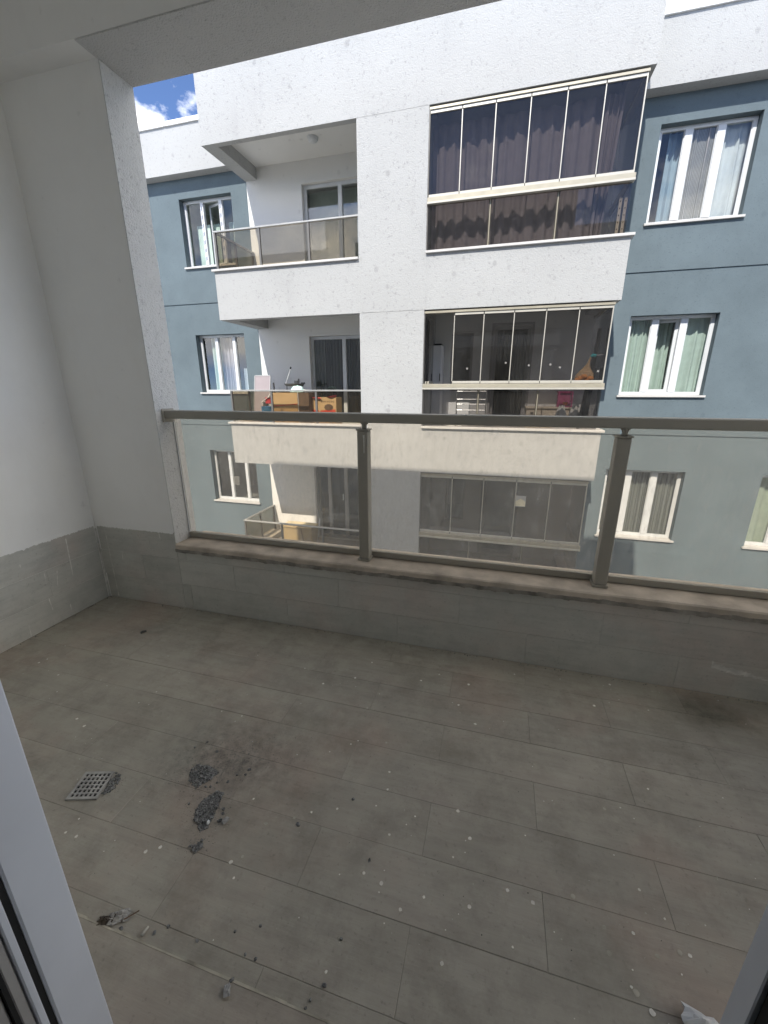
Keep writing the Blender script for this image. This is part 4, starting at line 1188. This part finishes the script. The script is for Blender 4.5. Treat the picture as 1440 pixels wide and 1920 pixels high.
MB().box(XD0 + 0.003, 0.2295, 0.20, 0.30, ZD1 - 0.045, ZD1 - 0.001).build('frame_head', M['pvc_door'], t)

# ------------------------------------------------------------------ small things on the floor
# square drain grate
t = thing('floor_drain', (-1.161, 0.70, FLOOR), 'square grey drain grate with rows of small square holes', 'drain')
m = MB(); S = 0.047
hol = [(-0.039 + i * 0.0137, -0.0298 + i * 0.0137, -0.039 + j * 0.0137, -0.0298 + j * 0.0137) for i in range(6) for j in range(6)]
wall_holes(m, -S, S, -S, S, 0, 0.004, hol)
me = m.mesh('grate'); me.materials.append(simple('drain_metal', (0.42, 0.41, 0.385), 0.6, 0.25, var=0.25, vscale=20))
o = bpy.data.objects.new('grate', me); COL.objects.link(o); o.parent = t
o.matrix_local = Matrix.Translation((0, 0, 0.007)) @ Matrix.Rotation(math.radians(17), 4, 'Z') @ Matrix.Rotation(-math.pi / 2, 4, 'X') @ Matrix.Scale(1.0, 4)
m = MB().box(-S + .003, S - .003, -S + .003, S - .003, 0.0008, 0.0018); me = m.mesh('pit_shade'); me.materials.append(M['black_rubber'])  # flat black plate under the grate, the drain's inner shade put into colour
o = bpy.data.objects.new('pit_shade', me); COL.objects.link(o); o.parent = t; o.matrix_local = Matrix.Rotation(math.radians(17), 4, 'Z')
m = MB(); wall_holes(m, -S, S, -S, S, 0.0, 0.005, [(-S + .004, S - .004, -S + .004, S - .004)]); me = m.mesh('rim'); me.materials.append(bpy.data.materials['drain_metal'])
o = bpy.data.objects.new('rim', me); COL.objects.link(o); o.parent = t
o.matrix_local = Matrix.Translation((0, 0, 0.0060)) @ Matrix.Rotation(math.radians(17), 4, 'Z') @ Matrix.Rotation(-math.pi / 2, 4, 'X')

M['cement'] = simple('cement_crumbs', (0.19, 0.19, 0.185), 0.95, var=0.7, vscale=120)
M['cement_pale'] = simple('cement_pale', (0.38, 0.375, 0.36), 0.95, var=0.2, vscale=60)
def inpoly(p, poly):
    x, y = p; r = False; j = len(poly) - 1
    for i in range(len(poly)):
        xi, yi = poly[i]; xj, yj = poly[j]
        if (yi > y) != (yj > y) and x < (xj - xi) * (y - yi) / (yj - yi) + xi: r = not r
        j = i
    return r
def pile(poly, n, r0, r1, hmax, label):
    m = MB(); xs = [p[0] for p in poly]; ys = [p[1] for p in poly]
    cx, cy = sum(xs) / len(xs), sum(ys) / len(ys); cnt = 0
    while cnt < n:
        p = (random.uniform(min(xs), max(xs)), random.uniform(min(ys), max(ys)))
        if not inpoly(p, poly): continue
        d = math.hypot((p[0] - cx) / (max(xs) - min(xs)), (p[1] - cy) / (max(ys) - min(ys)))
        if random.random() < d * 0.9: continue
        r = random.uniform(r0, r1) * random.uniform(.6, 1.2)
        h = max(0, hmax * (1 - 2.0 * d)) * random.random()
        if random.random() < .04: r *= 1.9
        (m.rock if r > 0.0022 else m.rockt)((p[0], p[1], FLOOR + (r * .4 if r > .0022 else 0.0005) + h), r); cnt += 1
    o = m.build('cement_rubble', M['cement']); tag(o, label, 'rubble', kind='stuff')
pile([(-.894, .826), (-.89, .858), (-.835, .86), (-.801, .852), (-.808, .825), (-.822, .805), (-.836, .782), (-.874, .799)], 1900, .0007, .0030, .006, 'round heap of crumbled grey cement on the floor tiles')
pile([(-.789, .725), (-.787, .761), (-.764, .794), (-.741, .791), (-.729, .748), (-.724, .715), (-.718, .688), (-.733, .674), (-.774, .702)], 2100, .0007, .0031, .007, 'long heap of crumbled grey cement beside the round one')
pile([(-.742, .636), (-.706, .622), (-.700, .640), (-.712, .663), (-.72, .655), (-.716, .64)], 70, .002, .005, .004, 'small trail of cement crumbs on a tile joint')
pile([(-1.128, .760), (-1.10, .757), (-1.082, .715), (-1.09, .69), (-1.106, .69), (-1.118, .725)], 110, .0018, .0045, .004, 'cement crumbs along one edge of the drain grate')
sc = MB()
for _ in range(900):
    u, v_ = random.gauss(0, 1), random.gauss(0, 1)
    sc.rockt((-0.80 + 0.085 * u, 0.90 + 0.055 * v_ + 0.3 * 0.085 * u, FLOOR + 0.0004), random.uniform(.0005, .0017))
for x, y in ((-0.945, 0.911), (-0.859, 0.917), (-0.918, 0.941), (-0.783, 0.817), (-0.752, 0.828), (-0.794, 0.799), (-0.808, 0.795), (-0.821, 0.735), (-0.709, 0.747), (-0.702, 0.736), (-0.697, 0.718), (-0.701, 0.713), (-0.473, 0.767), (-0.71, 0.886), (-0.712, 0.866), (-0.737, 0.857), (-0.746, 0.938), (-0.245, 0.732), (-0.344, 0.881), (-0.575, 0.469), (-0.501, 0.507), (-0.658, 0.473), (-0.455, 0.478), (-0.428, 0.477), (-0.458, 0.434), (-0.289, 0.438), (-0.284, 0.452), (-0.265, 0.48), (-0.258, 0.56), (-0.681, 0.455), (-0.45, 0.532), (-0.762, 0.44)):
    sc.rock((x, y, FLOOR + 0.002), random.uniform(.003, .0055))
for cx_, cy_, n_, sg in ((-.85, .825, 420, .032), (-.755, .735, 480, .034), (-.715, .64, 120, .02), (-1.10, .72, 120, .02)):
    for _ in range(n_): sc.rockt((random.gauss(cx_, sg), random.gauss(cy_, sg), FLOOR + 0.0004), random.uniform(.0004, .0016))
for _ in range(240):
    sc.rockt((random.uniform(XL + .05, XF), random.uniform(0.45, YP - .02), FLOOR + 0.0004), random.uniform(.0006, .0018))
for _ in range(260):   # grit gathered along the foot of the walls
    if random.random() < .75: p = (random.uniform(XL + .01, XF), YP - 0.012 - abs(random.gauss(0, .006)))
    else: p = (XL + 0.012 + abs(random.gauss(0, .006)), random.uniform(.6, YP))
    sc.rockt((*p, FLOOR + 0.0004), random.uniform(.0015, .0045))
o = sc.build('dirt_crumbs', M['cement']); tag(o, 'scattered dark crumbs and grit over the floor tiles', 'grit', kind='stuff')

# thin film of cement dust swept across the tiles
m = N('dust_film'); v = m.co()
tcx = m.n('TexCoord'); gr = m.n('TexGradient', gradient_type='SPHERICAL'); m.l(tcx.outputs['Object'], gr.inputs['Vector'])
f = m.noise(m.co((9, 5, 1)), 1.0, 8, 0.7)
fac = m.mix(1.0, m.ramp(gr.outputs['Fac'], [(0.0, 0.0), (0.75, 1.0)]), m.ramp(f, [(0.40, 0.0), (0.72, 0.6)]), 'MULTIPLY')
df = m.n('BsdfDiffuse', Color=(0.22, 0.22, 0.21, 1)); tr = m.n('BsdfTransparent'); mxs = m.n('MixShader')
m.l(fac, mxs.inputs['Fac']); m.l(tr.outputs['BSDF'], mxs.inputs[1]); m.l(df.outputs['BSDF'], mxs.inputs[2])
dm = m.done(mxs.outputs['Shader'])
me = MB().quad((-1, -1, 0), (1, -1, 0), (1, 1, 0), (-1, 1, 0)).mesh('cement_dust'); me.materials.append(dm)
o = bpy.data.objects.new('cement_dust', me); COL.objects.link(o)
o.matrix_world = Matrix.Translation((-0.80, 0.90, FLOOR + 0.0012)) @ Matrix.Rotation(math.radians(14), 4, 'Z') @ Matrix.Diagonal((0.34, 0.20, 1, 1))
tag(o, 'grey cement dust smeared over the tiles around the rubble', 'dust', kind='stuff')
# damp dark patch by the parapet
m = N('damp_film'); tcx = m.n('TexCoord'); gr = m.n('TexGradient', gradient_type='SPHERICAL'); m.l(tcx.outputs['Object'], gr.inputs['Vector'])
f = m.noise(m.co((2, 2, 1)), 1.4, 6, 0.6)
fac = m.mix(1.0, m.ramp(gr.outputs['Fac'], [(0.05, 0.0), (0.8, 0.42)]), m.ramp(f, [(0.3, 0.2), (0.65, 1.0)]), 'MULTIPLY')
df = m.n('BsdfDiffuse', Color=(0.06, 0.055, 0.045, 1)); tr = m.n('BsdfTransparent'); mxs = m.n('MixShader')
m.l(fac, mxs.inputs['Fac']); m.l(tr.outputs['BSDF'], mxs.inputs[1]); m.l(df.outputs['BSDF'], mxs.inputs[2])
dm = m.done(mxs.outputs['Shader'])
me = MB().quad((-1, -1, 0), (1, -1, 0), (1, 1, 0), (-1, 1, 0)).mesh('damp_stain'); me.materials.append(dm)
o = bpy.data.objects.new('damp_stain', me); COL.objects.link(o)
o.matrix_world = Matrix.Translation((0.86, 1.58, FLOOR + 0.0012)) @ Matrix.Diagonal((0.17, 0.15, 1, 1))
tag(o, 'dark damp stain on the tiles at the foot of the parapet', 'stain', kind='stuff')

# dried paint and plaster spots
SPOTS = [(-1.97,1.24),(-1.95,1.14),(-1.96,1.11),(-1.86,1.08),(-1.79,1.07),(-1.69,0.99),(-1.87,1.42),(-1.31,1.03),(-1.47,0.90),(-1.41,0.88),(-1.29,1.10),(-1.25,0.78),(-2.00,1.64),(-1.51,1.66),(-0.76,1.40),(-0.74,1.40),(-0.71,1.43),(-0.64,1.33),(-0.57,1.35),(-0.52,1.40),(-0.50,1.35),(-0.48,1.52),(-0.48,1.61),(-0.65,1.46),(-0.60,1.50),(-0.87,1.08),(-0.96,1.08),(-0.68,1.20),(-1.15,1.42),(0.15,1.61),(0.23,1.64),(0.34,1.63),(0.54,1.65),(0.70,1.65),(0.45,1.50),(0.65,1.53),(-0.07,1.36),(-0.06,1.32),(0.00,1.28),(-0.24,1.46),(-0.17,1.52),(-0.14,1.46),(-0.04,1.49),(0.06,1.27),(0.98,1.55),(-0.26,1.00),(-0.25,0.94),(-0.16,0.96),(-0.03,0.93),(0.22,1.03),(0.21,0.99),(0.83,1.24),(0.54,1.16),(0.44,1.07),(-1.10,0.57),(-1.06,0.57),(-1.10,0.61),(-0.95,0.56),(-0.84,0.59),(-0.81,0.61),(-0.60,0.63),(-0.97,0.70),(-0.57,0.60),(-0.42,1.07),(-0.40,1.09),(-0.44,0.96),(-0.48,1.02),(-0.45,0.87),(-0.38,0.84),(-0.27,0.88),(-0.27,0.93),(-0.64,0.80),(-0.45,0.81),(-0.20,0.72),(-0.22,0.70),(-0.20,0.69),(-0.20,0.67),(-0.25,0.70),(-0.27,0.50),(-0.54,0.48),(-0.37,0.57),(-0.31,0.68),(-0.12,0.83),(-0.17,0.85),(-0.21,0.81),(0.01,0.86),(-0.00,0.82),(-0.03,0.80),(-0.15,0.80),(0.15,0.86),(0.11,0.76),(0.13,0.74),(0.17,0.75),(0.12,0.65),(-0.07,0.68),(-0.07,0.66),(-0.09,0.69),(-0.03,0.64),(-0.14,0.65),(-0.03,0.58),(0.04,0.58),(0.39,0.75),(0.43,0.85),(0.47,0.70),(0.43,0.72),(0.37,0.68),(0.36,0.65),(0.39,0.62),(0.48,0.74),(0.50,0.74),(0.47,0.80),(0.43,0.80),(0.25,1.03),(0.16,0.91),(-0.15,0.88),(0.02,0.70)]
big = MB(); faint = MB()
def blob(m, x, y, r, z):
    k = 9; n = len(m.v); a0 = random.random() * 6
    m.v += [(x + r * random.uniform(.75, 1.15) * math.cos(a0 + 2 * math.pi * i / k), y + r * random.uniform(.75, 1.15) * math.sin(a0 + 2 * math.pi * i / k), z) for i in range(k)]
    m.f.append(tuple(range(n, n + k)))
for i, (x, y) in enumerate(SPOTS):
    r = 0.0016 + 0.0042 * random.random() ** 1.6
    blob(big if random.random() < .62 else faint, x, y, r, FLOOR + 0.0018)
for _ in range(520):
    blob(big if random.random() < .25 else faint, random.uniform(XL + .03, XF), random.uniform(.46, YP - .03), random.uniform(.0005, .0021), FLOOR + 0.0018)
for _ in range(12):
    blob(faint, random.uniform(-.6, .6), random.uniform(.6, 1.5), random.uniform(.004, .007), FLOOR + 0.0015)
M['spot'] = simple('paint_spot', (0.74, 0.72, 0.65), 0.8, var=0.2, vscale=40)
M['spot_faint'] = simple('paint_spot_faint', (0.41, 0.385, 0.32), 0.9, var=0.25, vscale=40)
o = big.build('paint_spots', M['spot']); tag(o, 'pale dried paint spots dotted over the floor tiles', 'paint spots', kind='stuff')
o = faint.build('paint_smudges', M['spot_faint']); tag(o, 'faint worn plaster smudges on the floor tiles', 'paint smudges', kind='stuff')

o = MB().rock((-0.68, 0.718, FLOOR + 0.006), 0.011, 0.18, 0.6).build('pebble', M['cement_pale'])
tag(o, 'pale oval pebble beside the long cement heap', 'pebble')
o = MB().rock((-0.722, 0.697, FLOOR + 0.012), 0.007, 0.3, 0.8).build('plaster_chip', M['film'])
tag(o, 'bright white plaster chip on the long cement heap', 'chip')
o = MB().tube([(-0.7005, 0.459, FLOOR + 0.0055), (-0.7022, 0.451, FLOOR + 0.0055), (-0.7035, 0.441, FLOOR + 0.005)], [0.0028, 0.0034, 0.0038], 8).build('cigarette_butt', simple('butt_paper', (0.50, 0.48, 0.43), 0.8), smooth=True)
tag(o, 'flattened pale cigarette butt near the threshold line', 'cigarette')
o = MB().tube([(-1.698, 1.424, FLOOR + .006), (-1.693, 1.432, FLOOR + .008), (-1.684, 1.446, FLOOR + .006)], [0.005, 0.006, 0.004], 7).build('dry_twig', M['dark_metal'])
tag(o, 'short dark twig on the tiles near the back corner', 'twig')
# leaf litter and torn paper against the threshold bead
def crumple(name, label, cx, cy, sx_, sy_, h, mat, seed, cat, rotz=0.0, n=12, z0=FLOOR + 0.001, peak=None):
    m = MB()
    for j in range(n + 1):
        for i in range(n + 1):
            u, v_ = i / n - .5, j / n - .5
            w = noise.noise((u * 4.2 + seed, v_ * 4.2, seed * 1.7)); w2 = noise.noise((u * 9 + seed, v_ * 9, 5.5 + seed))
            e = max(0, 1 - (2 * max(abs(u), abs(v_))) ** 2)
            z = h * (0.25 + abs(w) * 1.5 + .4 * abs(w2)) * (0.25 + .75 * e)
            if peak: z += peak[2] * max(0, 1 - 2.6 * math.hypot(u - peak[0], v_ - peak[1]))
            x = u * sx_ * (1 + .3 * w2); y = v_ * sy_ * (1 + .3 * w)
            m.v.append((cx + x * math.cos(rotz) - y * math.sin(rotz), cy + x * math.sin(rotz) + y * math.cos(rotz), z0 + z))
    for j in range(n):
        for i in range(n):
            a = j * (n + 1) + i; m.f.append((a, a + 1, a + n + 2, a + n + 1))
    o = m.build(name, mat); tag(o, label, cat); return o
crumple('crumpled_paper', 'torn pale scrap of crumpled paper against the threshold', -0.785, 0.456, 0.046, 0.026, 0.012, simple('dirty_paper', (0.36, 0.35, 0.33), 0.85, var=0.3, vscale=60), 1.3, 'paper', 0.5)
crumple('dry_leaf', 'curled brown dry leaf under the crumpled paper scrap', -0.806, 0.444, 0.042, 0.018, 0.011, simple('leaf_brown', (0.085, 0.07, 0.055), 0.85, var=0.4, vscale=60), 4.1, 'leaf', 0.35)
o = MB().tube([(-0.772, 0.450, FLOOR + .004), (-0.745, 0.477, FLOOR + .008)], 0.0014, 6).build('wood_splinter', M['card_dark']); tag(o, 'thin dark splinter sticking out of the paper scrap', 'splinter')
crumple('plaster_scrap', 'small whitish scrap lying on the threshold edge', -0.457, 0.416, 0.014, 0.020, 0.003, M['cement_pale'], 2.2, 'scrap', 0.6, 6, FLOOR + 0.0075)
crumple('plastic_sheet', 'crumpled white plastic sheet standing at the foot of the door jamb', 0.50, 0.585, 0.13, 0.10, 0.022, simple('white_sheet', (0.72, 0.73, 0.73), 0.45, var=0.06), 8.4, 'sheet', -0.2, 16, FLOOR + 0.002, (-0.28, 0.22, 0.045))

# ------------------------------------------------------------------ lift everything so that the ground lies at height 0
for o in list(SC.objects):
    if o.parent is None and o is not cam and o is not sun:
        o.location.z += ZO
